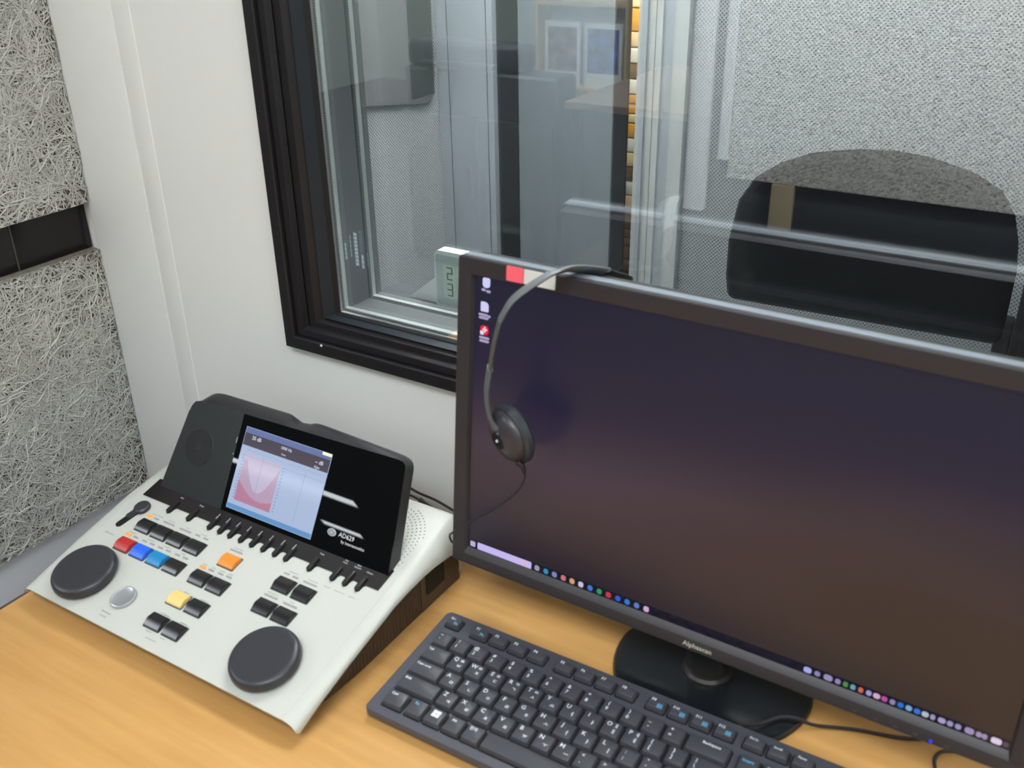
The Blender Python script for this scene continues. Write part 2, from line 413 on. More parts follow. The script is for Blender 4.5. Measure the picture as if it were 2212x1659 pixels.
for k, (lx, c1, lab, w_) in enumerate(((-0.135, (120, 95, 90), 'white leaflet with a brown figure picture standing in the brochure rack', .22), (0.115, (60, 84, 165), 'blue picture leaflet standing in the brochure rack', .23))):
    b = empty('leaflet', (-1.56 + lx, -4.22, FZ + 0.3652), 0, lab, 'leaflet', 'leaflets in the brochure rack')
    obj('cover', box(-w_ / 2, w_ / 2, 0, 0.012, 0, 0.34, 0.002), M_white, b)
    obj('picture', box(-w_ / 2 + .02, w_ / 2 - .02, 0.012, 0.0135, 0.08, 0.31), grain(mat('leaflet print', c1, 0.5), 14, 0, 0, 0.6), b)

# ------------------------------------------------------------------ booth interior
BY = 1.0
struct(obj('wall_booth_left', box(-0.26, -0.18, 0.081, BY + 0.1, FZ, CZ - 0.3), M_perf_y, smooth=0))
struct(obj('wall_booth_back', box(0.380, 2.0, BY, BY + 0.1, FZ, CZ - 0.3), M_perf_x, smooth=0))
struct(obj('wall_booth_right', box(2.0, 2.08, 0.081, BY + 0.1, FZ, CZ - 0.3), M_perf_y, smooth=0))
struct(obj('ceiling_booth', box(-0.26, 2.08, 0.081, BY + 0.9, CZ - 0.3, CZ - 0.25), M_ceiling, smooth=0))
e = empty('booth_fill_light', (0.42, 0.45, CZ - 0.3), 0, 'unseen fill light added under the booth ceiling', 'light')  # added and unseen, lights what stands behind the glass
obj('diffuser', box(-0.5, 0.5, -0.2, 0.2, -0.03, -0.001), M_boothfill, e)
# smooth plate on the booth's left wall
plate = tag(obj('wall_plate', prism([(0.45, 0.318), (0.743, 0.273), (0.925, 0.2475), (0.945, 0.2465), (0.958, 0.253), (0.964, 0.268), (0.967, 0.30), (0.967, 1.1), (0.45, 1.1)], -0.1798, -0.170, axes='yzx', bev=0.002),
    mat('smooth grey plate', (132, 133, 133), 0.5)), 'smooth grey plate with a rounded corner on the perforated booth side wall', 'panel')
obj('dark_strip', box(-0.1699, -0.1685, 0.885, 0.962, 0.262, 1.1, 0.0005), mat('darker grey plate strip', (74, 79, 76), 0.5), plate)
# door wall at the back: pilaster, door leaf with dark glazed panel, lit gap, frame
dw = struct(obj('trim_4', box(-0.1795, -0.040, BY - 0.012, BY + 0.06, FZ, CZ - 0.3, 0.002), M_booth_grey))
for x in (-0.1493, -0.0546): obj('joint_line', box(x - .0009, x + .0009, BY - 0.0126, BY - 0.0115, FZ, CZ - 0.3), M_darkline, dw)
door = struct(obj('door_1', box(-0.040, 0.254, BY + 0.002, BY + 0.010, FZ, CZ - 0.34, 0.002), M_gasket))
obj('dark_pane', box(0.0145, 0.2255, BY - 0.004, BY + 0.003, FZ + .1, CZ - 0.42, 0.001), mat('grey door pane', (118, 126, 132), 0.25), door)
obj('edge_seal', box(-0.0425, -0.0405, BY - 0.006, BY + 0.004, FZ, CZ - 0.34), mat('brass edge', (150, 135, 90), 0.4), door)
fr = struct(obj('trim_5', box(0.2745, 0.3100, BY - 0.008, BY + 0.004, FZ, CZ - 0.3, 0.003), M_booth_white))
obj('dark_seam', box(0.3100, 0.3125, BY - 0.006, BY + 0.05, FZ, CZ - 0.3), mat('black seam', (38, 30, 26), 0.6), fr)
obj('frame_bead', box(0.2865, 0.2965, BY - 0.016, BY - 0.011, FZ, CZ - 0.3, 0.002), M_booth_grey, fr)
fr2 = struct(obj('trim_6', box(0.3125, 0.3795, BY - 0.010, BY + 0.02, FZ, CZ - 0.3, 0.002), M_booth_grey))
obj('frame_bead', box(0.3135, 0.3270, BY - 0.016, BY - 0.009, FZ, CZ - 0.3, 0.003), M_booth_white, fr2)
obj('frame_bead', box(0.3500, 0.3785, BY - 0.020, BY - 0.009, FZ, CZ - 0.3, 0.003), M_booth_white, fr2)
# bright wooden shelving seen through the door gap
sh = empty('wooden_shelving', (0.22, 1.30, FZ), 0, 'lit amber wooden shelving glimpsed through the narrow door gap', 'shelf')
M_amber = mat('amber wood', (226, 168, 66), 0.5); M_cream = mat('cream box', (236, 214, 170), 0.6)
obj('back_panel', box(-0.35, 0.35, 0.12, 0.14, 0, 1.75), M_amber, sh)
random.seed(3)
z = 0.5
for k in range(34):
    h = random.choice([0.018, 0.03, 0.045, 0.03]); mm = random.choice([M_amber, M_cream, M_amber, M_brown, M_white])
    if z < 0.66: mm = M_brown
    obj('shelf_board', box(-0.34, 0.34, 0.0, 0.12, z, z + h, 0.002), mm, sh); z += h + 0.003
l = D.lights.new('shelf_fill_lamp', 'AREA'); l.energy = 16; l.size = 0.4; l.color = (1, 0.93, 0.8)  # added lamp without a fixture, brightens the amber shelving
lo = D.objects.new('shelf_fill_lamp', l); COL.objects.link(lo); lo.location = (0.2, 1.10, 0.75); lo.rotation_euler = (R(62), 0, 0)
tag(lo, 'unseen fill lamp added to light the shelving behind the booth door', 'light')
flat_wall('wall_corridor', -0.5, 1.2, 1.60, 1.65, FZ, CZ - 0.3)

# chair in the booth
ch = empty('office_chair', (0.81, 0.60, FZ), R(0), 'black office chair with a rounded backrest inside the booth', 'chair')
ox, oz = 0.81, FZ
out = [(0.6183, 0.0835), (0.6125, 0.12), (0.6120, 0.175), (0.6220, 0.235), (0.6430, 0.270), (0.6760, 0.294), (0.7187, 0.3123), (0.7785, 0.3239), (0.825, 0.3265), (0.8653, 0.3237), (0.9229, 0.3099), (0.9593, 0.2915), (0.9800, 0.262), (0.9900, 0.230), (0.9960, 0.19), (0.9960, 0.09)]
bk = obj('backrest', prism([(x - ox, z_ - oz) for x, z_ in out[::-1]], 0.0, 0.032, axes='xzy', bev=0.0), M_chair, ch)
bv = bk.modifiers.new('bevel', 'BEVEL'); bv.width = 0.012; bv.segments = 3; bv.limit_method = 'ANGLE'
obj('back_support', box(0.176, 0.196, 0.01, 0.05, 0.52, 0.84, 0.006), M_black, ch)
obj('seat', prism(rrect(-0.235, 0.235, -0.44, 0.02, 0.07, 5), 0.43, 0.50, bev=0.02, seg=3), M_chair, ch)
obj('gas_lift', lathe([(0, 0.08), (0.03, 0.08), (0.03, 0.26), (0.018, 0.27), (0.018, 0.43), (0, 0.43)], 20, c=(0, -0.2)), M_black, ch)
for k in range(5):
    a = R(72 * k + 18)
    lg = obj('leg', sweep([Vector((0, -0.2, 0.10)), Vector((0.14 * math.cos(a), -0.2 + 0.14 * math.sin(a), 0.09)), Vector((0.27 * math.cos(a), -0.2 + 0.27 * math.sin(a), 0.07))], (0.022, 0.014), seg=8), M_black, ch)
    obj('caster', lathe([(0, -0.012), (0.024, -0.012), (0.024, 0.012), (0, 0.012)], 16), M_black, lg, Matrix.Translation((0.27 * math.cos(a), -0.2 + 0.27 * math.sin(a), 0.0245)) @ Matrix.Rotation(R(90), 4, 'X'))
t = empty('equipment_cabinet', (1.25, 0.88, FZ), 0, 'black cabinet standing to the right of the chair in the booth', 'cabinet')
obj('body', box(-0.253, 0.25, -0.08, 0.10, 0, 1.02, 0.004), mat('matt black cabinet', (9, 9, 12), 0.6), t)
obj('door', box(-0.24, 0.24, -0.095, -0.0805, 0.05, 1.0, 0.003), mat('matt black cabinet door', (9, 9, 12), 0.6), t)

# ------------------------------------------------------------------ the window
win = struct(empty('window_1', (0, 0, 0)))
def ring(name, prof, m, parent, x0=WX0, z0=WZ0, x1=WX1, z1=WZ1, sm=30):
    """closed mitred frame: prof = (inset in x, inset in z, y)"""
    b = bmesh.new(); loops = []
    for ix, iz, y in prof:
        loops.append([b.verts.new(v) for v in ((x0 + ix, y, z0 + iz), (x1 - ix, y, z0 + iz), (x1 - ix, y, z1 - iz), (x0 + ix, y, z1 - iz))])
    n = len(prof)
    for i in range(n):
        A, B = loops[i], loops[(i + 1) % n]
        for k in range(4): b.faces.new((A[k], A[(k + 1) % 4], B[(k + 1) % 4], B[k]))
    return obj(name, b, m, parent, smooth=sm)
ring('outer_frame', [(0, 0, 0.0), (0, 0, -0.010), (0.001, 0.001, -0.011), (0.013, 0.0135, -0.011), (0.0145, 0.015, -0.0095), (0.0150, 0.0155, -0.003), (0.0155, 0.0155, 0.016), (0.031, 0.026, 0.018), (0.031, 0.026, 0.0)], M_frame, win)
ring('sash_frame', [(0.0158, 0.0158, 0.010), (0.0158, 0.0158, -0.0050), (0.0168, 0.0168, -0.0065), (0.0255, 0.0245, -0.0065), (0.0268, 0.0258, -0.0045), (0.0275, 0.0265, -0.0012), (0.0290, 0.0275, 0.0005), (0.0395, 0.0340, 0.0005), (0.0420, 0.0355, 0.0030), (0.0480, 0.0390, 0.0100), (0.0480, 0.0390, 0.0130)], M_frame, win)
M_bead = mat('blue-black glazing bead', (34, 40, 46), 0.4, spec=0.3)
ring('glazing_bead', [(0.0482, 0.0392, 0.004), (0.0560, 0.0415, 0.0105), (0.0590, 0.0430, 0.0130), (0.0590, 0.0430, 0.0155), (0.0482, 0.0392, 0.0155)], M_bead, win)
ring('glazing_gasket', [(0.0592, 0.0432, 0.012), (0.0640, 0.0455, 0.0145), (0.0640, 0.0455, 0.0158), (0.0592, 0.0432, 0.0158)], M_gasket, win)
obj('window_pane', box(IX0 - 0.014, IX1 + 0.014, 0.0160, 0.0200, IZ0 - 0.012, IZ1 + 0.012), M_glass, win, smooth=0)
# first spacer bar (toothed) and the frame behind it
sx, sz = 0.3800 - WX0 + 0.0085, 0.2277 - WZ0
def spacer(y, parent, ix, iz, w=0.0042):
    s = ring('spacer_bar', [(ix, iz, y), (ix + w, iz + w, y), (ix + w, iz + w, y + 0.0060), (ix, iz, y + 0.0060)], M_spacer, parent, sm=0)
    b = bmesh.new(); 
    x0, z0, x1, z1 = WX0 + ix, WZ0 + iz, WX1 - ix, WZ1 - iz
    p = 0.0026
    k = z0 + w
    while k < z1 - w:
        for (xa, xb) in ((x0 + w * .25, x0 + w * .75),):
            vs = [b.verts.new(v) for v in ((xa, y - .0003, k), (xb, y - .0003, k), (xb, y - .0003, k + p * .45), (xa, y - .0003, k + p * .45))]; b.faces.new(vs)
        k += p
    k = x0 + w
    while k < x1 - w:
        vs = [b.verts.new(v) for v in ((k, y - .0003, z0 + w * .25), (k + p * .45, y - .0003, z0 + w * .25), (k + p * .45, y - .0003, z0 + w * .75), (k, y - .0003, z0 + w * .75))]; b.faces.new(vs)
        k += p
    h = obj('spacer_holes', b, M_reveal, s, smooth=0); h['kind'] = 'stuff'
spacer(0.0205, win, 0.0622, 0.0448)
ring('reveal', [(0.0640, 0.0462, 0.0270), (0.0661, 0.0462, 0.0270), (0.0661, 0.0462, 0.062), (0.060, 0.042, 0.062), (0.060, 0.042, 0.0270)], M_reveal, win, sm=0)
obj('inner_pane', box(IX0 - 0.008, IX1 + 0.008, 0.0625, 0.0665, IZ0 - 0.006, IZ1 + 0.006), M_glass2, win, smooth=0)
spacer(0.0675, win, 0.0640, 0.0440, 0.0034)
ring('inner_sash', [(0.0640, 0.0440, 0.0740), (0.0675, 0.0475, 0.0740), (0.0661, 0.0462, 0.0840), (0.050, 0.035, 0.0860), (0.050, 0.035, 0.0740)], M_reveal, win, sm=0)
obj('screw_head', lathe([(0, 0.0014), (0.0011, 0.0012), (0.0016, 0.0), (0, 0)], 12), M_white, win, Matrix.Translation((0.3755, -0.0112, 0.1945)) @ Matrix.Rotation(R(90), 4, 'X'))
# faint etched stamp low in the pane's corner, reading sideways
b = bmesh.new()
for col, (x, z0, n, hgt, w) in enumerate(((0.4035, 0.2905, 4, 0.004, 0.0022), (0.4115, 0.2945, 5, 0.0042, 0.0008), (0.4170, 0.2860, 9, 0.0034, 0.0045), (0.4255, 0.2840, 3, 0.0045, 0.003))):
    for i in range(n):
        za = z0 + i * (hgt + 0.0007)
        vs = [b.verts.new(v) for v in ((x - .0045, 0.01595, za - .0), (x - .0045 + w, 0.01595, za), (x - .0045 + w, 0.01595, za + hgt), (x - .0045, 0.01595, za + hgt))]; b.faces.new(vs)
st = obj('etched_stamp', b, mat('pale blue etching', (150, 172, 182), 0.8), win, smooth=0)
# sill on the booth side, with what stands on it
SZ = 0.2215
tag(obj('booth_sill', box(0.372, 1.80, 0.0865, 0.132, SZ - 0.018, SZ, 0.001), mat('dark sill', (70, 74, 76), 0.4)), 'dark narrow sill board along the booth side of the window', 'sill')
def seven_seg(ch, x, z, w, h, t):
    segs = {'2': 'abged', '3': 'abgcd'}[ch]; b = []
    S = {'a': (x, x + w, z + h - t, z + h), 'g': (x, x + w, z + h / 2 - t / 2, z + h / 2 + t / 2), 'd': (x, x + w, z, z + t),
         'b': (x + w - t, x + w, z + h / 2, z + h), 'c': (x + w - t, x + w, z, z + h / 2), 'e': (x, x + t, z, z + h / 2), 'f': (x, x + t, z + h / 2, z + h)}
    return [S[s] for s in segs]
th = empty('thermo_hygrometer', (0.4560, 0.0960, SZ), 0, 'pale green digital room gauge showing a 2 above a 3 on the booth sill', 'gauge')
obj('case', prism(rrect(0.0, 0.062, 0.0, 0.0655, (0.002, 0.002, 0.007, 0.007), 5), 0.0, 0.014, axes='xzy', bev=0.0), mat('pale green plastic', (240, 252, 245), 0.35), th)
obj('face', prism(rrect(0.0025, 0.0595, 0.0025, 0.0610, 0.003, 3), -0.0006, 0.0002, axes='xzy'), mat('grey-green face', (196, 212, 210), 0.3), th)
lc = obj('display', prism(rrect(0.0120, 0.0540, 0.0115, 0.0500, 0.002, 3), -0.0010, 0.0, axes='xzy'), mat('green liquid crystal', (214, 234, 216), 0.3), th)
for chh, z0 in (('2', 0.0335), ('3', 0.0145)):
    b = bmesh.new()
    for x0, x1, za, zb in seven_seg(chh, 0.0175, z0, 0.0075, 0.0150, 0.0014): box(x0, x1, -0.0014, -0.0009, za, zb, bm=b)
    obj('digit', b, mat('liquid crystal segment', (42, 50, 46), 0.5), lc, smooth=0)
tag(obj('paper_wedge', prism([(0.4150, SZ + 0.0005), (0.4545, SZ + 0.0005), (0.4545, SZ + 0.032)], 0.1005, 0.1030, axes='xzy'), mat('white card', (250, 252, 252), 0.6)), 'white triangular card leaning at the left of the digital room gauge', 'card')
kn = empty('response_button', (0.777, 0.110, SZ), 0, 'small white capped push button standing on the booth sill', 'button')
obj('cap', lathe([(0, 0.0640), (0.004, 0.0632), (0.0068, 0.060), (0.0075, 0.055), (0.0075, 0.046), (0, 0.046)], 20), mat('mint white cap', (214, 240, 230), 0.4), kn)
obj('grip', lathe([(0, 0.046), (0.0055, 0.046), (0.0065, 0.004), (0.0085, 0.0), (0, 0.0)], 20), M_white, kn)
kn = empty('small_clip', (0.737, 0.112, SZ), 0, 'small white clip with a red tip on the booth sill', 'clip')
obj('body', box(-0.005, 0.005, -0.005, 0.005, 0, 0.058, 0.002), M_white, kn); obj('tip', box(0.005, 0.008, -0.004, 0.004, 0.052, 0.057, 0.001), mat('dull red plastic', (130, 60, 70), 0.5), kn)

# ------------------------------------------------------------------ desk
dk = empty('desk', (1.2, -0.45, FZ), 0, 'light beech office desk with dark edge carrying console, monitor and keyboard', 'desk')
def dlocal(x0, x1, y0, y1, z0, z1, bev=0.0, **k): return box(x0 - 1.2, x1 - 1.2, y0 + 0.45, y1 + 0.45, z0 - FZ, z1 - FZ, bev, **k)
obj('desktop', dlocal(0.2205, 2.0, -0.86, -0.0035, -0.025, 0.0, 0.0006), M_desk, dk)
obj('edge_band', dlocal(0.2165, 0.2200, -0.86, -0.0035, -0.025, -0.0004, 0.0006), mat('dark brown edge band', (70, 58, 60), 0.5), dk)
for x in (0.26, 1.94):
    for y in (-0.82, -0.06): obj('leg', dlocal(x - .02, x + .02, y - .02, y + .02, FZ, -0.025, 0.003), M_dark, dk)
obj('modesty_panel', dlocal(0.29, 1.91, -0.075, -0.06, -0.5, -0.026), M_dark, dk)

# ------------------------------------------------------------------ audiometer console
AX, AY, AYAW, AH0, AT = 0.2325, -0.3258, 0.0052, 0.0205, 0.2363
AW = 0.368
aud = empty('audiometer_console', (AX, AY, 0), AYAW, 'white audiometer desk console with raised black display and two black dials', 'console')
ca, sa = math.cos(AT), math.sin(AT)
T_P = Matrix(((1, 0, 0, 0), (0, ca, -sa, 0), (0, sa, ca, AH0), (0, 0, 0, 1)))
M_shell = grain(mat('off-white shell plastic', (186, 187, 179), 0.42, spec=0.4), 900, 0.05, 0.0002)
M_side = mat('grey side plastic with desk reflection', (64, 52, 44), 0.45)  # brown in the base colour paints the desk's reflection on grey plastic
M_btn = mat('black glossy key', (31, 29, 33), 0.22, spec=0.6)
M_dial = grain(mat('black soft dial', (48, 49, 54), 0.38, spec=0.5), 700, 0.04, 0.0002)
M_ledoff = mat('grey indicator bar', (150, 148, 148), 0.5)
M_ledon = mat('orange indicator lit', (110, 70, 30), 0.4, emit=(255, 176, 96), estr=0.85)
top_prof = [(0.0, 0.0205), (0.03, 0.0277), (0.07, 0.0374), (0.1403, 0.0546), (0.1606, 0.0592), (0.185, 0.0650), (0.2035, 0.0690), (0.230, 0.0752), (0.249, 0.0790), (0.2545, 0.0785), (0.258, 0.0760)]
edge_prof = [(0.0, 0.0130), (0.03, 0.0225), (0.07, 0.0342), (0.1403, 0.0515), (0.1606, 0.0540), (0.185, 0.0555), (0.2035, 0.0550), (0.230, 0.0515), (0.249, 0.0430), (0.2545, 0.0400), (0.258, 0.036)]
b = bmesh.new(); rows_ = []
stations = [(0.0, 0.0), (0.0015, 0.35), (0.0045, 0.70), (0.0090, 0.92), (0.0125, 1.0), (0.10, 1.0), (0.20, 1.0), (0.28, 1.0), (AW - 0.0145, 1.0), (AW - 0.0100, 0.94), (AW - 0.0045, 0.68), (AW - 0.0015, 0.35), (AW, 0.0)]
for (u, f) in stations:
    rows_.append([b.verts.new((u, yt, ze + (zt - ze) * f)) for (yt, zt), (_, ze) in zip(top_prof, edge_prof)])
for A, B in zip(rows_, rows_[1:]):
    for i in range(len(A) - 1): b.faces.new((A[i], B[i], B[i + 1], A[i + 1]))
low = [[b.verts.new((v.co.x if 0.003 < v.co.x < AW - .003 else v.co.x, v.co.y + (0.004 if i == 0 else 0), v.co.z - (0.0075 if 3 < k < 9 else 0.004))) for i, v in enumerate(r_)] for k, r_ in enumerate(rows_)]
for A, B in zip(low, low[1:]):
    for i in range(len(A) - 1): b.faces.new((A[i], A[i + 1], B[i + 1], B[i]))
for k in range(len(rows_) - 1):
    b.faces.new((rows_[k][0], low[k][0], low[k + 1][0], rows_[k + 1][0])); b.faces.new((rows_[k][-1], rows_[k + 1][-1], low[k + 1][-1], low[k][-1]))
for k in (0, -1):
    for i in range(len(top_prof) - 1): b.faces.new((rows_[k][i], rows_[k][i + 1], low[k][i + 1], low[k][i]))
shell = obj('top_shell', b, M_shell, aud, smooth=50)
def sidebody():
    m = M_side; nt, bs, mk = nodes(m)
    tc = mk('ShaderNodeTexCoord'); wv = mk('ShaderNodeTexWave'); wv.inputs['Scale'].default_value = 62; wv.bands_direction = 'Y'
    nt.links.new(tc.outputs['Object'], wv.inputs[0]); bp = mk('ShaderNodeBump'); bp.inputs['Strength'].default_value = 0.6; bp.inputs['Distance'].default_value = 0.0012
    nt.links.new(wv.outputs[1], bp.inputs['Height']); nt.links.new(bp.outputs[0], bs.inputs['Normal'])
sidebody()
under = [(0.256, 0.0), (0.10, 0.0), (0.05, 0.004), (0.012, 0.0105)]
sp_ = [(y, z - 0.0045) for y, z in edge_prof[:-1]]
body_pts = [(0.012, 0.0125)] + [p for p in sp_ if p[0] > 0.02 and p[0] < 0.25] + [(0.252, 0.036), (0.257, 0.018)] + under
obj('base_body', prism(body_pts, 0.010, AW - 0.012, axes='yzx'), M_side, aud, smooth=0)
obj('side_cheek', prism([(y, z) for y, z in body_pts if y > 0.0], AW - 0.0122, AW - 0.0095, axes='yzx', bev=0.001), M_side, aud, smooth=0)
M_side2 = mat('smooth dark side end', (68, 56, 47), 0.4)  # same desk reflection kept in this colour
obj('side_end_plate', prism([(0.190, 0.0012), (0.190, 0.0505), (0.205, 0.0505), (0.230, 0.0465), (0.246, 0.038), (0.2535, 0.020), (0.2550, 0.0012)], AW - 0.0094, AW - 0.0086, axes='yzx'), M_side2, aud)
obj('side_socket', prism(rrect(0.1985, 0.2285, 0.0165, 0.0425, 0.002, 2), AW - 0.0088, AW - 0.0078, axes='yzx'), mat('black socket recess', (8, 8, 9), 0.7), aud)
obj('rear_cover', box(0.012, AW - 0.013, 0.2575, 0.268, 0.0, 0.034, 0.004, 3), mat('ivory rear cover', (205, 196, 176), 0.5), aud)
for u0 in (0.0125, AW - 0.0145):
    obj('panel_seam', prism([(y, z + 0.00015) for y, z in top_prof[:5]] + [(y, z - 0.0006) for y, z in top_prof[:5]][::-1], u0 - 0.0003, u0 + 0.0003, axes='yzx'), mat('grey seam', (178, 182, 176), 0.6), aud, smooth=0)
# black key band with fingers between the white teeth
TABS = [0.0688, 0.0988, 0.1297, 0.1447, 0.1592, 0.1744, 0.1899, 0.2054, 0.2211, 0.2360, 0.2667, 0.2958, 0.3114, 0.3266]
VB, VD, UB0, UB1 = 0.1468, 0.1730, 0.0205, 0.3462
pts = [(UB0, VD), (UB0, VB)]
for tu in TABS:
    pts += [(tu - 0.0052, VB), (tu - 0.0036, VB - 0.0020), (tu - 0.0030, VB - 0.0080), (tu, VB - 0.0100), (tu + 0.0030, VB - 0.0080), (tu + 0.0036, VB - 0.0020), (tu + 0.0052, VB)]
pts += [(UB1, VB), (UB1, VD)]
band = obj('key_band', prism(pts[::-1], 0.0002, 0.0014, axes='xyz'), mat('black gloss band', (30, 27, 29), 0.16, spec=0.55), aud, T_P, smooth=0)
keyme = finish(prism([(x, y) for x, y in rrect(-0.0023, 0.0023, -0.0092, 0.0085, 0.0021, 3)], 0.0, 0.0030, bev=0.0010), 'function_key', M_black)
linme = finish(prism(rrect(-0.0005, 0.0005, 0.0, 0.0070, 0.0003, 1), 0.0, 0.0002), 'marker_line', mat('silver marker', (150, 158, 158), 0.4))
M_print = mat('grey key lettering', (165, 170, 172), 0.6)
TL = {0: 'Shift ', 1: 'Setup', 10: 'Tests', 11: 'Del\nPoint', 12: 'Save\nSession', 13: 'Clients'}
for i, tu in enumerate(TABS):
    k = obj('function_key', keyme, None, aud, T_P @ Matrix.Translation((tu, VB, 0.0010)))
    if i in TL:
        off = 0.0135 if i < 11 or i == 13 else 0.0155
        obj('lettering', flat_z(text_bm([(TL[i], 0.0, off, 0.0020)]), 0.0007), M_print, k, smooth=0)
    else:
        obj('marker_line', linme, None, k, Matrix.Translation((0, 0.0042, 0.0031)))
# rocker keys: wedge-shaped caps
def cap_mesh(m, name='push_button'):
    w, d = 0.0203, 0.0155
    prof = [(-d / 2, 0.0), (-d / 2 + 0.0004, 0.0018), (-d / 2 + 0.0060, 0.0042), (0.0004, 0.0044), (d / 2 - 0.0006, 0.0030), (d / 2, 0.0022), (d / 2, 0.0)]
    bm = prism([(y, z) for y, z in prof], -w / 2, w / 2, axes='yzx')
    bmesh.ops.bevel(bm, geom=[e for e in bm.edges if max(v.co.z for v in e.verts) > 0.001], offset=0.0005, segments=2, affect='EDGES', clamp_overlap=True)
    return finish(bm, name, m, 40)
bm_black = cap_mesh(M_btn)
colmesh = {n: cap_mesh(mat(n + ' key', c, 0.35)) for n, c in {'red': (176, 44, 42), 'blue': (38, 96, 214), 'teal': (20, 124, 178), 'orange': (218, 132, 46), 'yellow': (222, 190, 118)}.items()}
framebm = finish(prism(rrect(-0.0111, 0.0111, -0.0087, 0.0087, 0.001, 2), 0.0, 0.0004), 'key_surround', mat('dark key gap', (70, 72, 70), 0.6))
BT = [(0.0619, 0.1132, 0), (0.0861, 0.1132, 0), (0.1104, 0.1132, 0), (0.1348, 0.1132, 0), (0.0607, 0.0848, 'red'), (0.0851, 0.0848, 'blue'), (0.1097, 0.0848, 'teal'), (0.1341, 0.0848, 0),
      (0.1838, 0.1140, 'orange'), (0.1706, 0.0850, 0), (0.1951, 0.0850, 0), (0.1702, 0.0562, 'yellow'), (0.1953, 0.0562, 0), (0.1706, 0.0269, 0), (0.1953, 0.0269, 0),
      (0.2566, 0.1136, 0), (0.2818, 0.1132, 0), (0.2567, 0.0850, 0), (0.2811, 0.0848, 0)]
for u, v, c in BT:
    o = obj('push_button', colmesh[c] if c else bm_black, None, aud, T_P @ Matrix.Translation((u, v, 0.0004)))
    if c: o['label'] = c + ' push button'
    obj('key_surround', framebm, None, o, Matrix.Translation((0, 0, -0.0003)))
short = finish(prism(rrect(-0.0037, 0.0037, -0.0010, 0.0010, 0.0009, 2), 0, 0.0005), 'indicator_light', M_ledoff)
longb = finish(prism(rrect(-0.0085, 0.0085, -0.0010, 0.0010, 0.0009, 2), 0, 0.0005), 'indicator_light', M_ledoff)
litm = finish(prism(rrect(-0.0044, 0.0044, -0.0017, 0.0017, 0.0015, 3), 0, 0.0006), 'indicator_light', M_ledon)
for u, v, k in [(0.0532, 0.1262, 2), (0.0637, 0.1265, 0), (0.0824, 0.127, 1), (0.107, 0.127, 1), (0.1251, 0.1273, 0), (0.1368, 0.1272, 0), (0.0521, 0.0975, 2), (0.0629, 0.0977, 0), (0.0762, 0.0979, 0), (0.0875, 0.0981, 0), (0.1000, 0.0981, 0), (0.1115, 0.0983, 0), (0.1246, 0.0984, 0), (0.136, 0.0987, 0), (0.1801, 0.1276, 1),
                (0.1626, 0.0974, 2), (0.1736, 0.0981, 0), (0.1861, 0.0985, 0), (0.1971, 0.0989, 0), (0.2489, 0.1266, 0), (0.2604, 0.1265, 0), (0.2791, 0.1262, 1), (0.2535, 0.098, 1), (0.2781, 0.0977, 1)]:
    o = obj('indicator_light', (short, longb, litm)[k], None, aud, T_P @ Matrix.Translation((u, v, 0.0002)))
    if k == 2: o['label'] = 'lit orange indicator light'
# dials
for u, v in ((0.0555, 0.0385), (0.3020, 0.0385)):
    d_ = obj('dial', lathe([(0, 0.0112), (0.0200, 0.0118), (0.0268, 0.0124), (0.0300, 0.0120), (0.0320, 0.0104), (0.0328, 0.0080), (0.0330, 0.0040), (0.0322, 0.0030), (0.0300, 0.0028), (0.0300, 0.0), (0, 0)], 64), M_dial, aud, T_P @ Matrix.Translation((u, v, 0.0003)))
obj('silver_button', lathe([(0, 0.0016), (0.0095, 0.0018), (0.0118, 0.0030), (0.0128, 0.0026), (0.0133, 0.0), (0, 0)], 40), mat('brushed silver', (176, 178, 182), 0.35, metal=0.6), aud, T_P @ Matrix.Translation((0.1158, 0.0342, 0.0002)))
# gooseneck microphone stub: round head on a slotted bar
g = obj('microphone_recess', prism(rrect(-0.0042, 0.0042, -0.0160, 0.0160, 0.0040, 4), 0.0, 0.0006), mat('black recess', (12, 12, 13), 0.5), aud, T_P @ Matrix.Translation((0.0322, 0.1160, 0.0002)) @ Matrix.Rotation(R(-12), 4, 'Z'))
obj('microphone_head', lathe([(0, 0.0045), (0.0070, 0.0042), (0.0088, 0.0028), (0.0092, 0.0), (0, 0)], 28), M_dial, g, Matrix.Translation((0.0010, 0.0160, 0.0006)))
obj('microphone_stem', prism(rrect(-0.0032, 0.0032, -0.0060, 0.0080, 0.001, 2), 0.0, 0.0030, bev=0.0008), M_dial, g, Matrix.Translation((0.0004, 0.0040, 0.0006)))
# faint printed captions beside the keys
b = bmesh.new(); random.seed(5)
for u, v, w in [(0.030, 0.0900, .014), (0.057, 0.1302, .006), (0.066, 0.1306, .007), (0.083, 0.1306, .010), (0.107, 0.1306, .004), (0.131, 0.1304, .008), (0.055, 0.1012, .010), (0.082, 0.1014, .010), (0.106, 0.1016, .008), (0.130, 0.1018, .006), (0.180, 0.1308, .012), (0.162, 0.1010, .005), (0.174, 0.1014, .004), (0.186, 0.1016, .007), (0.197, 0.1020, .006), (0.171, 0.0660, .006), (0.196, 0.0660, .010),
                (0.171, 0.0372, .011), (0.196, 0.0372, .009), (0.171, 0.0160, .007), (0.190, 0.0155, .005), (0.180, 0.0100, .013), (0.113, 0.0140, .013), (0.113, 0.0095, .009), (0.255, 0.1302, .012), (0.280, 0.1298, .012), (0.253, 0.1015, .012), (0.278, 0.1010, .005), (0.297, 0.1300, .008), (0.312, 0.1300, .012), (0.327, 0.1300, .006)]:
    x = u - w / 2
    while x < u + w / 2:
        q_ = random.uniform(.0006, .0014); hh = random.uniform(.0005, .0008)
        b.faces.new([b.verts.new(p) for p in ((x, v - hh, .0003), (x + q_, v - hh, .0003), (x + q_, v + hh, .0003), (x, v + hh, .0003))]); x += q_ + .0004
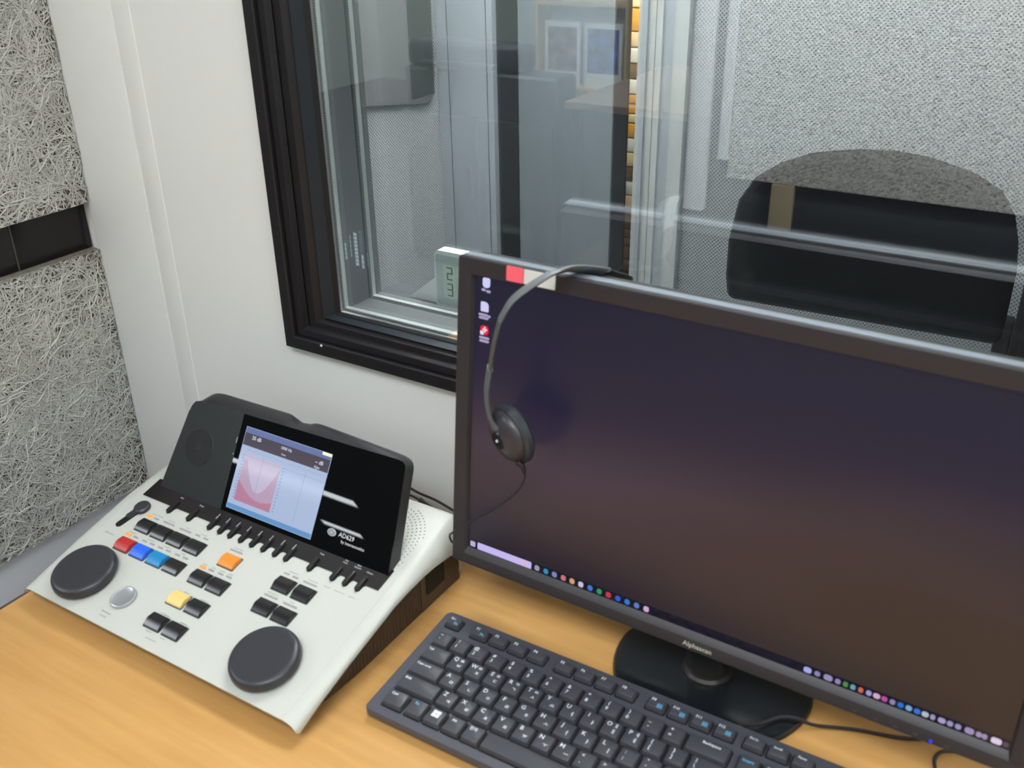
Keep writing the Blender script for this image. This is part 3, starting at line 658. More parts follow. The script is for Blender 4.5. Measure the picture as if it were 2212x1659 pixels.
pc = obj('printed_captions', b, mat('faint grey print', (150, 152, 150), 0.6), aud, T_P, smooth=0); pc['kind'] = 'stuff'
# perforated loudspeaker area right of the display, on the rear of the shell
b = bmesh.new()
def top_z(y):
    for (a0, z0), (a1, z1) in zip(top_prof, top_prof[1:]):
        if a0 <= y <= a1: return z0 + (z1 - z0) * (y - a0) / (a1 - a0)
    return top_prof[-1][1]
for rr in range(1, 13):
    rad = 0.0042 * rr; n = 6 * rr
    for i in range(n):
        a = 2 * math.pi * (i + 0.5 * (rr % 2)) / n; x = 0.300 + rad * math.cos(a); y = 0.197 + rad * math.sin(a)
        if 0.262 < x < AW - 0.020 and 0.150 < y < 0.244:
            b.faces.new([b.verts.new((x + .00085 * math.cos(t_), y + .00085 * math.sin(t_), top_z(y + .00085 * math.sin(t_)) + .0003)) for t_ in (k * math.pi / 3 for k in range(6))])
h = obj('speaker_holes', b, mat('hole dark grey', (128, 134, 130), 0.8), aud, smooth=0); h['kind'] = 'stuff'

# display: tilted slab with rounded shoulders
DT = R(59); cd, sd = math.cos(DT), math.sin(DT)
T_D = Matrix(((1, 0, 0, 0.0292), (0, cd, -sd, 0.1600), (0, sd, cd, 0.0595), (0, 0, 0, 1)))
def dcurve():
    L_ = [(0.0, 0.0), (0.3157, 0.0)]
    L_ += [(0.3035, 0.1000), (0.3022, 0.1062), (0.2990, 0.1085), (0.2940, 0.1092)]
    L_ += [(0.0250, 0.1035), (0.0185, 0.1015), (0.0150, 0.0965), (0.0125, 0.0880)]
    return L_
fp = dcurve()
M_dface = mat('dark grey display fascia', (37, 41, 41), 0.34, spec=0.45)
M_dgloss = mat('black display glass', (7, 8, 9), 0.008, spec=0.55)
def resample(poly, N):
    P_ = [Vector(p) for p in poly]; n = len(P_); L_ = [(P_[(i + 1) % n] - P_[i]).length for i in range(n)]; T = sum(L_); out = []; i = 0; acc = 0.0
    for k in range(N):
        d = T * k / N
        while acc + L_[i] < d: acc += L_[i]; i += 1
        out.append(P_[i].lerp(P_[(i + 1) % n], (d - acc) / L_[i]))
    return out
hump = [(0.0, 0.0), (0.3157, 0.0), (0.3020, 0.1040), (0.2990, 0.1095), (0.2930, 0.1120), (0.2860, 0.1130), (0.1830, 0.1172), (0.1760, 0.1168), (0.1700, 0.1145), (0.1560, 0.1128), (0.1450, 0.1158), (0.1380, 0.1178), (0.0420, 0.1168), (0.0330, 0.1152), (0.0255, 0.1115), (0.0195, 0.1045), (0.0150, 0.0950), (0.0125, 0.0860)]
fo, ho = resample([(u, v - 0.001) for u, v in fp], 260), resample(hump, 260)
b = bmesh.new(); Ls = []
for f_, n_, ins in ((0.0, -0.0006, 0.0), (0.0, -0.0015, 0.0), (0.35, -0.0040, 0.0), (0.75, -0.0080, 0.0), (1.0, -0.0120, 0.0), (1.0, -0.0165, 0.0), (1.0, -0.0190, 0.0025)):
    c_ = Vector((0.155, 0.055))
    Ls.append([b.verts.new((*(lambda q_: q_ + (c_ - q_).normalized() * ins)(a_.lerp(h_, f_)), n_)) for a_, h_ in zip(fo, ho)])
for A, B in zip(Ls, Ls[1:]):
    for i in range(len(A)): b.faces.new((A[i], A[(i + 1) % len(A)], B[(i + 1) % len(A)], B[i]))
b.faces.new(Ls[0][::-1]); b.faces.new(Ls[-1])
disp = obj('display_housing', b, mat('dark charcoal housing', (44, 43, 47), 0.33), aud, T_D, smooth=30)
obj('matt_face', prism([(0.0, 0.0), (0.0925, 0.0), (0.0905, 0.1047), (0.0250, 0.1032), (0.0185, 0.1012), (0.0150, 0.0962), (0.0125, 0.0878)], -0.0006, 0.0004), M_dface, disp, smooth=0)
obj('gloss_face', prism([(0.0925, 0.0), (0.3157, 0.0), (0.3035, 0.0998), (0.3022, 0.1060), (0.2990, 0.1083), (0.2940, 0.1090), (0.0905, 0.1047)], -0.0006, 0.0004), M_dgloss, disp, smooth=0)
b = lathe([(0, 0.0010), (0.0202, 0.0010), (0.0206, 0.0004), (0.0, 0.0004)], 40)
gr = obj('speaker_grille', b, mat('dark grille', (33, 35, 37), 0.5), disp, Matrix.Translation((0.0405, 0.0555, 0)))
b = bmesh.new()
for rr in range(2, 9):
    rad = 0.00225 * rr + .0005; n = 5 * rr
    for i in range(n):
        a = 2 * math.pi * i / n; a2 = a + 0.55 * 2 * math.pi / n; w_ = .00055
        b.faces.new([b.verts.new((q * math.cos(t_), q * math.sin(t_), .0012)) for q, t_ in ((rad - w_, a), (rad + w_, a), (rad + w_, a2), (rad - w_, a2))])
h = obj('grille_slots', b, mat('slot black', (10, 10, 11), 0.8), gr, smooth=0); h['kind'] = 'stuff'
# LCD
def emis(name, rgb, s=1.0):
    m = mat(name, (4, 4, 5), 0.08, emit=rgb, estr=s); return m
def flat(name, pts, z, m, parent):
    b = bmesh.new(); b.faces.new([b.verts.new((x, y, z)) for x, y in pts]); 
    return obj(name, b, m, parent, smooth=0)
lcd = obj('screen', prism([(0.0990, 0.0058), (0.2163, 0.0058), (0.2163, 0.0935), (0.0990, 0.0935)], 0.0004, 0.0008), emis('screen backlight pale blue', (182, 200, 232), 0.86), disp, smooth=0)
def q4(u0, u1, v0, v1): return [(u0, v0), (u1, v0), (u1, v1), (u0, v1)]
flat('screen_title_bar', q4(0.0995, 0.2160, 0.0872, 0.0932), 0.00085, emis('title blue', (118, 134, 186), 0.8), lcd)
flat('screen_reading_bar', q4(0.0995, 0.2160, 0.0741, 0.0872), 0.00085, emis('reading grey', (96, 90, 102), 0.7), lcd)
flat('screen_marker', q4(0.2040, 0.2160, 0.0905, 0.0935), 0.0009, emis('bright cream marker', (255, 246, 206), 1.1), lcd)
flat('screen_menu_bar', q4(0.0995, 0.2160, 0.0062, 0.0112), 0.00085, emis('menu blue', (110, 160, 214), 0.85), lcd)
flat('audiogram_field', q4(0.1068, 0.1572, 0.0162, 0.0665), 0.00085, emis('pale pink field', (206, 196, 222), 0.85), lcd)
band_pts = [(0.1068, 0.0162), (0.1572, 0.0162), (0.1572, 0.062)] + [(0.1572 - 0.0504 * t_, 0.062 - 0.034 * math.sin(math.pi * min(1, t_ * 1.05)) + 0.004 * t_) for t_ in (.1, .2, .3, .4, .5, .6, .7, .8, .9)] + [(0.1068, 0.060)]
flat('audiogram_curve', band_pts, 0.0009, emis('pink hearing area', (200, 172, 200), 0.82), lcd)
low_pts = [(0.1068, 0.0162), (0.1572, 0.0162), (0.1572, 0.026)] + [(0.1572 - 0.0504 * t_, 0.026 - 0.006 * math.sin(math.pi * t_) + 0.012 * t_ * t_) for t_ in (.15, .3, .45, .6, .75, .9)] + [(0.1068, 0.038)]
flat('audiogram_curve', low_pts, 0.00095, emis('deep pink hearing area', (198, 140, 168), 0.82), lcd)
M_gl = emis('grid line', (148, 164, 206), 0.7)
b = bmesh.new()
for u in (0.132, 0.1895): b.faces.new([b.verts.new((x, y, 0.00098)) for x, y in q4(u, u + .0003, 0.0162, 0.068)])
for v in (0.0700, 0.0640): b.faces.new([b.verts.new((x, y, 0.00098)) for x, y in q4(0.1068, 0.1572, v, v + .0002)]); b.faces.new([b.verts.new((x, y, 0.00098)) for x, y in q4(0.164, 0.214, v, v + .0002)])
for i in range(14):
    v = 0.018 + i * .0035; b.faces.new([b.verts.new((x, y, 0.00098)) for x, y in q4(0.1040, 0.1060, v, v + .0009)]); b.faces.new([b.verts.new((x, y, 0.00098)) for x, y in q4(0.1600, 0.1620, v, v + .0009)])
h = obj('screen_grid', b, M_gl, lcd, smooth=0); h['kind'] = 'stuff'
obj('screen_lettering', flat_z(text_bm([('20 dB', 0.1165, 0.0835, .0040), ('1000 Hz', 0.1580, 0.0835, .0032), ('-- dB', 0.2030, 0.0815, .0038), ('Tone', 0.1560, 0.0772, .0020), ('Right', 0.2015, 0.0762, .0024)]), 0.0010), emis('screen white lettering', (225, 232, 246), 0.9), lcd, smooth=0)
obj('title_lettering', flat_z(text_bm([('AD629', 0.2580, 0.0212, .0048), ('by interacoustics', 0.2675, 0.0152, .0031)]), 0.0006), mat('silver lettering', (196, 198, 200), 0.5), disp, smooth=0)
b = lathe([(0, 0.0008), (0.0052, 0.0008), (0.0056, 0.0004), (0.0, 0.0004)], 28, sy=0.68)
lg = obj('logo_emblem', b, mat('silver emblem', (180, 182, 184), 0.45), disp, Matrix.Translation((0.2393, 0.0205, 0)))
b = bmesh.new()
for r_ in (.0040, .0024):
    for k in range(20):
        a, a2 = 2 * math.pi * k / 20, 2 * math.pi * (k + 1) / 20
        b.faces.new([b.verts.new((q * math.cos(t_), q * .68 * math.sin(t_), .0010)) for q, t_ in ((r_ - .0003, a), (r_ + .0003, a), (r_ + .0003, a2), (r_ - .0003, a2))])
obj('emblem_rings', b, M_darkline, lg, smooth=0)
for v, l_ in ((0.076, 0.006), (0.061, 0.002)): obj('side_marker', box(0.0895, 0.0905, v - l_ / 2, v + l_ / 2, 0.0004, 0.0009), mat('silver tick', (150, 158, 158), 0.4), disp)

# ------------------------------------------------------------------ cables behind the console
M_cable = mat('dark cable sheath', (44, 40, 46), 0.5)
b = sweep(spline([(0.455, -0.012, 0.003), (0.462, -0.014, 0.030), (0.4796, -0.015, 0.048), (0.5012, -0.015, 0.0454), (0.5232, -0.015, 0.0436), (0.5446, -0.015, 0.0387), (0.575, -0.015, 0.030), (0.61, -0.014, 0.0026), (0.68, -0.014, 0.0026)]), (0.0014, 0.0014))
tag(obj('network_cable', b, M_cable), 'dark cable running along the white wall behind the console, the upper one', 'cable')
t = empty('power_cable', (0.478, -0.0135, 0.0), 0, 'dark cable with an inline plug behind the console, the lower one', 'cable')
obj('cord', sweep([p - Vector((0.478, -0.0135, 0)) for p in spline([(0.430, -0.020, 0.0025), (0.452, -0.020, 0.012), (0.4781, -0.0185, 0.0371), (0.4912, -0.0175, 0.0403), (0.507, -0.017, 0.0369), (0.5213, -0.017, 0.0322), (0.5316, -0.018, 0.0262), (0.552, -0.018, 0.0025), (0.60, -0.02, 0.0025)])], (0.0011, 0.0011)), M_cable, t)
obj('inline_plug', sweep([Vector((0.503 - .478, -0.0035, 0.0385)), Vector((0.509 - .478, -0.0035, 0.0360)), Vector((0.5195 - .478, -0.0035, 0.0330))], lambda t_: (0.0030 - .001 * t_, 0.0030 - .001 * t_)), mat('grey plug', (70, 70, 76), 0.5), t)

# ------------------------------------------------------------------ monitor
MX, MY, MZ, MYAW, MT = 0.6309, -0.1076, 0.0800, -0.0144, 0.1051
BCX, BCY = 0.868, -0.066
mon = empty('computer_monitor', (BCX, BCY, 0), MYAW, 'wide black computer monitor with a dark blue desktop on a round black stand', 'monitor')
cm, sm_ = math.cos(MT), math.sin(MT)
W2 = Matrix.Translation((MX, MY, MZ)) @ Matrix.Rotation(MYAW, 4, 'Z') @ Matrix.Rotation(-MT, 4, 'X')   # mesh axes: x = u, y = depth n, z = v
base_M = Matrix.Translation((BCX, BCY, 0)) @ Matrix.Rotation(MYAW, 4, 'Z')
T_M = base_M.inverted() @ W2
SW, SH = 0.476, 0.26775
M_bezel = grain(mat('black-grey bezel plastic', (50, 47, 50), 0.42, spec=0.42), 1200, 0.08, 0.0002)
bu0, bu1, bv0, bv1 = -0.0158, SW + 0.0158, -0.0172, 0.2838
b = bmesh.new()
outer = rrect(bu0, bu1, bv0, bv1, 0.0035, 3)
def loopv(u0, u1, v0, v1, r, n): return [b.verts.new((p[0], n, p[1])) for p in rrect(u0, u1, v0, v1, r, 3)]
L = [loopv(0.0, SW, 0.0, SH, 0.0004, 0.0008), loopv(-0.0018, SW + 0.0018, -0.0052, SH + 0.0012, 0.0008, -0.0042), loopv(-0.0024, SW + 0.0024, -0.0058, SH + 0.0018, 0.001, -0.0045),
     loopv(bu0 + .0012, bu1 - .0012, bv0 + .0012, bv1 - .0012, 0.003, -0.0045), loopv(bu0, bu1, bv0, bv1, 0.0035, -0.0032), loopv(bu0, bu1, bv0, bv1, 0.0035, 0.0120), loopv(bu0 + .001, bu1 - .001, bv0 + .001, bv1 - .001, 0.003, 0.0125)]
for A, B in zip(L, L[1:]):
    k = len(A)
    for i in range(k): b.faces.new((A[i], A[(i + 1) % k], B[(i + 1) % k], B[i]))
obj('bezel', b, M_bezel, mon, T_M, smooth=40)
b = prism(rrect(bu0 + .002, bu1 - .002, bv0 + .002, bv1 - .002, 0.006, 4), 0.0115, 0.026, axes='xzy')
prism(rrect(0.05, SW - .05, 0.03, 0.24, 0.02, 4), 0.024, 0.040, axes='xzy', bm=b)
obj('top_highlight', box(bu0 + .003, bu1 - .003, 0.0002, 0.0112, bv1 - .0003, bv1 + .0005, 0.0003), mat('blue-grey painted highlight', (112, 120, 128), 0.3), mon, T_M)  # added strip, coloured as the light catching the bezel's top
obj('rear_housing', b, mat('black rear housing', (14, 15, 18), 0.5), mon, T_M, smooth=30)
# screen: dark violet wallpaper, with the room's brown reflection painted in
def screen_mat():
    m = mat('desktop picture with reflection', (10, 10, 14), 0.30, spec=0.45)
    nt, bs, mk = nodes(m)
    tc = mk('ShaderNodeTexCoord'); mp = mk('ShaderNodeMapping'); mp.inputs['Scale'].default_value = (1.6, 1, 3.0)
    nz = mk('ShaderNodeTexNoise'); nz.inputs['Scale'].default_value = 2.2; nz.inputs['Detail'].default_value = 1.0
    nt.links.new(tc.outputs['Object'], mp.inputs[0]); nt.links.new(mp.outputs[0], nz.inputs['Vector'])
    sp = mk('ShaderNodeSeparateXYZ'); nt.links.new(tc.outputs['Object'], sp.inputs[0])
    f = math_node(nt, 'ADD', math_node(nt, 'MULTIPLY', sp.outputs[2], 3.7), math_node(nt, 'MULTIPLY', math_node(nt, 'SUBTRACT', nz.outputs[0], 0.5), 0.45))
    cr = mk('ShaderNodeValToRGB'); e = cr.color_ramp.elements
    e[0].position = 0.0; e[0].color = (*lin((36, 30, 44)), 1); e[1].position = 1.0; e[1].color = (*lin((38, 37, 54)), 1)
    for p_, c_ in ((0.22, (62, 50, 58)), (0.42, (70, 57, 72)), (0.66, (42, 38, 62))):
        x = cr.color_ramp.elements.new(p_); x.color = (*lin(c_), 1)
    nt.links.new(f, cr.inputs[0])
    g = nt.nodes.new('ShaderNodeMapRange'); g.interpolation_type = 'SMOOTHSTEP'; nt.links.new(sp.outputs[0], g.inputs[0]); g.inputs[1].default_value = 0.12; g.inputs[2].default_value = 0.42; g.inputs[3].default_value = 0.0; g.inputs[4].default_value = 1.0
    g2 = nt.nodes.new('ShaderNodeMapRange'); g2.interpolation_type = 'SMOOTHSTEP'; nt.links.new(sp.outputs[2], g2.inputs[0]); g2.inputs[1].default_value = 0.22; g2.inputs[2].default_value = 0.06; g2.inputs[3].default_value = 0.0; g2.inputs[4].default_value = 1.0
    mxx = nt.nodes.new('ShaderNodeMix'); mxx.data_type = 'RGBA'; nt.links.new(math_node(nt, 'MULTIPLY', g.outputs[0], g2.outputs[0]), mxx.inputs[0]); nt.links.new(cr.outputs[0], mxx.inputs[6]); mxx.inputs[7].default_value = (*lin((58, 47, 42)), 1)  # lower right browned as the reflected room
    nt.links.new(mxx.outputs[2], bs.inputs['Emission Color']); bs.inputs['Emission Strength'].default_value = 0.75
    return m
scr = obj('screen', prism([(0.0, 0.0), (SW, 0.0), (SW, SH), (0.0, SH)], 0.0003, 0.002, axes='xzy'), screen_mat(), mon, T_M, smooth=0)
def micon(name, u, v, w, h, rgb, r=None, s=0.85):
    return obj(name, prism(rrect(u - w / 2, u + w / 2, v - h / 2, v + h / 2, r if r is not None else min(w, h) * .45, 3), -0.00005, 0.0003, axes='xzy'), emis('screen colour %d %d %d' % rgb, rgb, s), scr, smooth=0)
LAV = (206, 196, 240)
micon('taskbar', SW / 2, 0.0042, SW - .001, 0.0082, (30, 26, 42), 0.0003, 0.7).location = (0, 0.00012, 0)
micon('search_box', 0.0408, 0.0043, 0.0600, 0.0072, (200, 188, 244), 0.001, 0.95)
micon('search_mark', 0.0640, 0.0043, 0.0020, 0.0055, (236, 176, 160), None, 0.95).location = (0, -0.00012, 0)
micon('start_button', 0.0055, 0.0043, 0.0056, 0.0056, (196, 188, 232), 0.001)
cols = [(170, 160, 190), (50, 150, 200), (130, 140, 200), (214, 120, 130), (224, 170, 110), (214, 204, 240), (60, 130, 220), (50, 160, 110), (210, 60, 80), (50, 100, 220), (50, 130, 220), (100, 130, 214), (220, 180, 215)]
for u, c in zip([0.0769, 0.0864, 0.0954, 0.1048, 0.1138, 0.1228, 0.1322, 0.1415, 0.1505, 0.1599, 0.1689, 0.178, 0.1872], cols):
    micon('taskbar_icon', u, 0.0042, 0.0050, 0.0054, c, 0.0018 if c[0] > 100 else 0.0023)
cols2 = [(176, 180, 250), (150, 140, 190), (160, 150, 200), (150, 145, 190), (80, 150, 70), (110, 170, 190), (220, 110, 80), (170, 160, 225), (226, 180, 215), (200, 80, 170), (150, 140, 185), (30, 120, 220), (130, 180, 226), (60, 120, 230), (190, 200, 214), (170, 160, 200), (180, 165, 215), (165, 155, 205), (165, 155, 205), (165, 150, 195), (165, 150, 195), (160, 150, 190), (235, 215, 245), (80, 72, 92)]
ws2 = [.0062, .0045, .0068, .0042, .0036, .0038, .0036, .0040, .0052, .0044, .0040, .0044, .0046, .0046, .0050, .0034, .0054, .0042, .0042, .0064, .0040, .0036, .0072, .0040]
for u, c, w_ in zip([0.3282, 0.336, 0.3445, 0.3521, 0.3581, 0.3638, 0.3698, 0.3759, 0.3818, 0.3876, 0.3936, 0.3996, 0.4056, 0.4116, 0.4174, 0.4228, 0.4292, 0.435, 0.4406, 0.4484, 0.4549, 0.4588, 0.4667, 0.4730], cols2, ws2):
    micon('taskbar_icon', u, 0.0040, w_, 0.0046 if w_ < .006 else .0052, c, min(w_, .0046) * .42)
# three desktop icons with captions
i1 = micon('desktop_icon', 0.0112, 0.2625, 0.0075, 0.0088, (206, 206, 250), (0.003, 0.003, 0.0015, 0.0015), 1.0)
i2 = micon('desktop_icon', 0.0102, 0.2410, 0.0080, 0.0088, (208, 206, 246), (0.001, 0.001, 0.0035, 0.001), 1.0)
i3 = micon('desktop_icon', 0.0106, 0.2197, 0.0084, 0.0086, (226, 40, 60), 0.003, 1.0)
micon('white_corner', 0.0082, 0.2172, 0.0036, 0.0036, (226, 220, 250), 0.0008, 1.0).location = (0, -0.0001, 0)
for w_, h_ in ((0.0050, 0.0016), (0.0016, 0.0052)): micon('white_cross', 0.0112, 0.2204, w_, h_, (250, 200, 216), 0.0004, 1.0).location = (0, -0.00015, 0)
for u, v, w_ in ((0.0085, 0.2560, .0042), (0.0135, 0.2552, .0044), (0.0090, 0.2336, .0096), (0.0150, 0.2330, .0030), (0.0095, 0.2308, .0100), (0.0107, 0.2128, .0104), (0.0107, 0.2098, .0100)):
    micon('icon_caption', u, v, w_, 0.0022, (186, 176, 214), 0.0010, 0.8)
# bezel details
obj('brand_lettering', swap_yz(text_bm([('Alphascan', 0.2380, -0.0108, .0046)]), -0.0048), mat('pale grey lettering', (196, 192, 176), 0.5), mon, T_M, smooth=0)
b = bmesh.new()
for u, w_ in ((0.0000, .0032), (0.0060, .0030), (0.0100, .0026), (0.0136, .0026), (0.0172, .0026), (0.0208, .0026), (0.0244, .0026)):
    for vs in ((-.0130, -.0122), (-.0108, -.0100)): b.faces.new([b.verts.new(p) for p in ((u - w_ / 2, -.0047, vs[0]), (u + w_ / 2, -.0047, vs[0]), (u + w_ / 2, -.0047, vs[1]), (u - w_ / 2, -.0047, vs[1]))])
    b.faces.new([b.verts.new(p) for p in ((u - w_ / 2, -.0047, -.013), (u - w_ / 2 + .0007, -.0047, -.013), (u - w_ / 2 + .0007, -.0047, -.010), (u - w_ / 2, -.0047, -.010))])
obj('faint_maker_mark', b, mat('faint grey print on bezel', (66, 64, 66), 0.5), mon, T_M, smooth=0)
for u in (0.369, 0.3852, 0.3996, 0.4142, 0.4365):
    obj('touch_mark', prism(rrect(u - .0018, u + .0018, -0.0137, -0.0125, 0.0004, 2), -0.0048, -0.0044, axes='xzy'), mat('faint bezel mark', (70, 68, 70), 0.5), mon, T_M, smooth=0)
obj('power_light', prism(rrect(0.4243, 0.4267, -0.0150, -0.0126, 0.0012, 3), -0.0050, -0.0044, axes='xzy'), emis('blue power light', (30, 40, 255), 2.0), mon, T_M)
# stand
b = bmesh.new(); n = 56; rings = []
for r_, h_ in ((0.0905, 0.0), (0.0905, 0.0030), (0.0890, 0.0052), (0.0860, 0.0062), (0.05, 0.0080), (0.026, 0.0095)):
    rings.append([b.verts.new((r_ * math.cos(2 * math.pi * i / n), (r_ if math.sin(2 * math.pi * i / n) < 0 else r_ * 0.66) * math.sin(2 * math.pi * i / n), h_)) for i in range(n)])
for A, B in zip(rings, rings[1:]):
    for i in range(n): b.faces.new((A[i], A[(i + 1) % n], B[(i + 1) % n], B[i]))
b.faces.new(rings[0][::-1]); b.faces.new(rings[-1])
obj('stand_base', b, mat('glossy black stand', (24, 28, 32), 0.2, spec=0.6), mon, smooth=35)
ncx, ncy = 0.8655 - BCX, -0.0740 - BCY
obj('stand_collar', lathe([(0, 0.0165), (0.0200, 0.0150), (0.0222, 0.0125), (0.0225, 0.0085), (0, 0.0085)], 36, c=(ncx, ncy)), mat('brown-black collar', (36, 33, 31), 0.4), mon)
obj('stand_neck', prism(rrect(ncx - 0.0195, ncx + 0.0195, ncy - 0.012, ncy + 0.014, 0.010, 5), 0.014, 0.20), mat('dark neck', (38, 37, 37), 0.45), mon)
# labels stuck on the bezel
tag(obj('red_sticker', prism(rrect(0.0340, 0.0505, 0.2702, 0.2831, 0.001, 2), -0.0049, -0.00455, axes='xzy'), mat('red sticker paper', (250, 100, 112), 0.5), None, W2, smooth=0), 'small red sticker on the top left of the monitor bezel', 'sticker', 'stickers on the monitor bezel')
tag(obj('white_sticker', prism(rrect(0.0512, 0.0812, 0.2704, 0.2829, 0.0006, 2), -0.0049, -0.00455, axes='xzy'), mat('white sticker paper', (214, 212, 206), 0.5), None, W2, smooth=0), 'small white sticker beside the red one on the monitor bezel', 'sticker', 'stickers on the monitor bezel')

# ------------------------------------------------------------------ headset hung over the monitor
T_H = W2
hs = empty('headset', (0.680, -0.090, 0.35), 0, 'black headset hung over the top left of the monitor', 'headset')
H_l = Matrix.Translation((0.680, -0.090, 0.35)).inverted() @ W2
def P(u, v, n): return Vector((u, n, v))
M_band = grain(mat('dark grey headband plastic', (92, 96, 98), 0.45), 500, 0.1, 0.0003)
M_cup = mat('black earphone shell', (58, 54, 58), 0.35)
obj('far_arm', sweep(spline([P(0.121, 0.244, 0.068), P(0.1157, 0.2665, .063), P(0.1126, 0.2751, .05), P(0.1049, 0.2834, .03)]), (0.0060, 0.0020), ref=(-0.6, -0.5, 0.8), seg=12), M_black, hs, H_l)  # far part of the band, blackened to dim its mirror image
pts = [P(0.1060, 0.2824, .033), P(0.1049, 0.2834, .03), P(0.095, 0.2901, .0), P(0.0894, 0.2902, -.02), P(0.0829, 0.2858, -.03), P(0.0673, 0.27, -.045), P(0.0584, 0.2514, -.05)]
pth = spline(pts)
obj('headband', sweep(pth, (0.0074, 0.0022), ref=(-0.6, -0.5, 0.8), seg=12), M_band, hs, H_l)
arm = spline([P(0.0588, 0.2535, -.0498), P(0.0545, 0.2350, -.0505), P(0.0517, 0.2193, -.05), P(0.0490, 0.2060, -.048)])
obj('slider_arm', sweep(arm, (0.0052, 0.0016), ref=(-0.7, -0.7, 0.2), seg=12), mat('grey slider', (82, 80, 74), 0.45), hs, H_l)
yoke = spline([P(0.0492, 0.2085, -.0483), P(0.0450, 0.1877, -.045), P(0.0432, 0.1700, -.0400), P(0.0450, 0.1560, -.0370), P(0.0530, 0.1440, -.0345)])
obj('yoke', sweep(yoke, lambda t_: (0.0062 + .002 * t_, 0.0024), ref=(-0.7, -0.7, 0.2), seg=12), M_band, hs, H_l)
# ear cup: discs with their axis turned out of the screen and down to the left
ax = Vector((-0.38, -0.87, -0.22)).normalized()        # outward axis of the shell, local monitor axes (u, n, v)
cen = P(0.0570, 0.1425, -0.030)
qrot = Vector((0, 0, 1)).rotation_difference(ax).to_matrix().to_4x4()
C_l = H_l @ Matrix.Translation(cen) @ qrot
obj('ear_shell', lathe([(0, 0.0090), (0.010, 0.0090), (0.0135, 0.0070), (0.0205, 0.0050), (0.0235, 0.0015), (0.0240, -0.0010), (0, -0.0010)], 40), M_cup, hs, C_l)
obj('ear_cushion', lathe([(0, -0.0010), (0.0250, -0.0012), (0.0275, -0.0040), (0.0275, -0.0085), (0.0250, -0.0115), (0.0150, -0.0120), (0, -0.0100)], 40), grain(mat('black leather cushion', (50, 54, 58), 0.38), 300, 0.2, 0.0005), hs, C_l)
obj('shell_button', lathe([(0, 0.0102), (0.0075, 0.0100), (0.0085, 0.0088), (0, 0.0088)], 28), mat('dark shell button', (26, 26, 26), 0.2), hs, C_l)
obj('shell_screw', lathe([(0, 0.0112), (0.0011, 0.0110), (0.0014, 0.0100), (0, 0.0100)], 12), M_white, hs, C_l)
obj('strain_relief', sweep(spline([P(0.0700, 0.1230, -.032), P(0.0745, 0.1190, -.0305), P(0.0760, 0.1130, -.030)]), lambda t_: (0.0030 - .0014 * t_, 0.0030 - .0014 * t_)), M_black, hs, H_l)
obj('cable', sweep(spline([P(0.0745, 0.1203, -.030), P(0.0762, 0.1075, -.030), P(0.0655, 0.0885, -.028), P(0.0403, 0.0628, -.025), P(0.0064, 0.033, -.017), P(-0.0125, 0.0142, -.010), P(-0.0215, 0.0050, 0.0), P(-0.0240, -0.0020, 0.004), P(-0.0215, -0.0070, 0.006), P(-0.0175, -0.0060, 0.012), P(-0.0100, 0.0, 0.034), P(0.004, -0.03, 0.05)]), (0.00105, 0.00105), seg=8), M_cable, hs, H_l)
# far earphone behind the monitor
farC = H_l @ Matrix.Translation(P(0.124, 0.165, 0.052)) @ Matrix.Rotation(R(-90), 4, 'X')
obj('far_yoke', sweep(spline([P(0.122, 0.246, 0.068), P(0.124, 0.222, 0.066), P(0.124, 0.185, 0.062)]), (0.004, 0.002), ref=(0, 1, 0)), M_black, hs, H_l)  # black for the same dimmer mirror image
obj('ear_cushion', lathe([(0, -0.004), (0.0250, -0.004), (0.0275, 0.0), (0.0250, 0.006), (0, 0.006)], 32), mat('black cushion', (30, 32, 34), 0.6), hs, farC)

# ------------------------------------------------------------------ keyboard
KX, KY, KA, KT = 0.6386, -0.1844, 0.0133, 0.0824
kb = empty('computer_keyboard', (KX, KY, 0), KA, 'dark grey full-size keyboard with white English and Korean legends', 'keyboard')
T_K = Matrix.Translation((0, 0, 0.024)) @ Matrix.Rotation(KT, 4, 'X')
M_kb = grain(mat('dark grey keyboard case', (74, 75, 83), 0.42, spec=0.5), 1500, 0.12, 0.0002)
M_key = grain(mat('dark grey keycap', (66, 67, 73), 0.40, spec=0.5), 1500, 0.12, 0.0002)
M_leg = mat('white key legend', (224, 230, 238), 0.6); M_blue = mat('blue key legend', (92, 184, 230), 0.6)
KU0, KU1, KV0, KV1 = -0.0105, 0.4315, -0.0865, 0.0455
CN = -0.0050
b = prism(rrect(KU0, KU1, KV0, KV1, (0.0045, 0.0045, 0.006, 0.006), 4), CN - 0.0085, CN, bev=0.0012)
case = obj('case', b, M_kb, kb, T_K)
obj('case_bottom', prism([(KV0 * math.cos(KT) + .004, 0.0015), (KV0 * math.cos(KT) + .004, 0.0046), (KV1 * math.cos(KT) - .004, 0.0136), (KV1 * math.cos(KT) - .004, 0.0015)], KU0 + .004, KU1 - .004, axes='yzx'), M_black, kb, smooth=0)
for u in (0.03, 0.39):
    for y in (-0.070, 0.030): obj('rubber_foot', box(u - .012, u + .012, y - .003, y + .003, 0.0, 0.0018), M_black, kb)
KM = {}
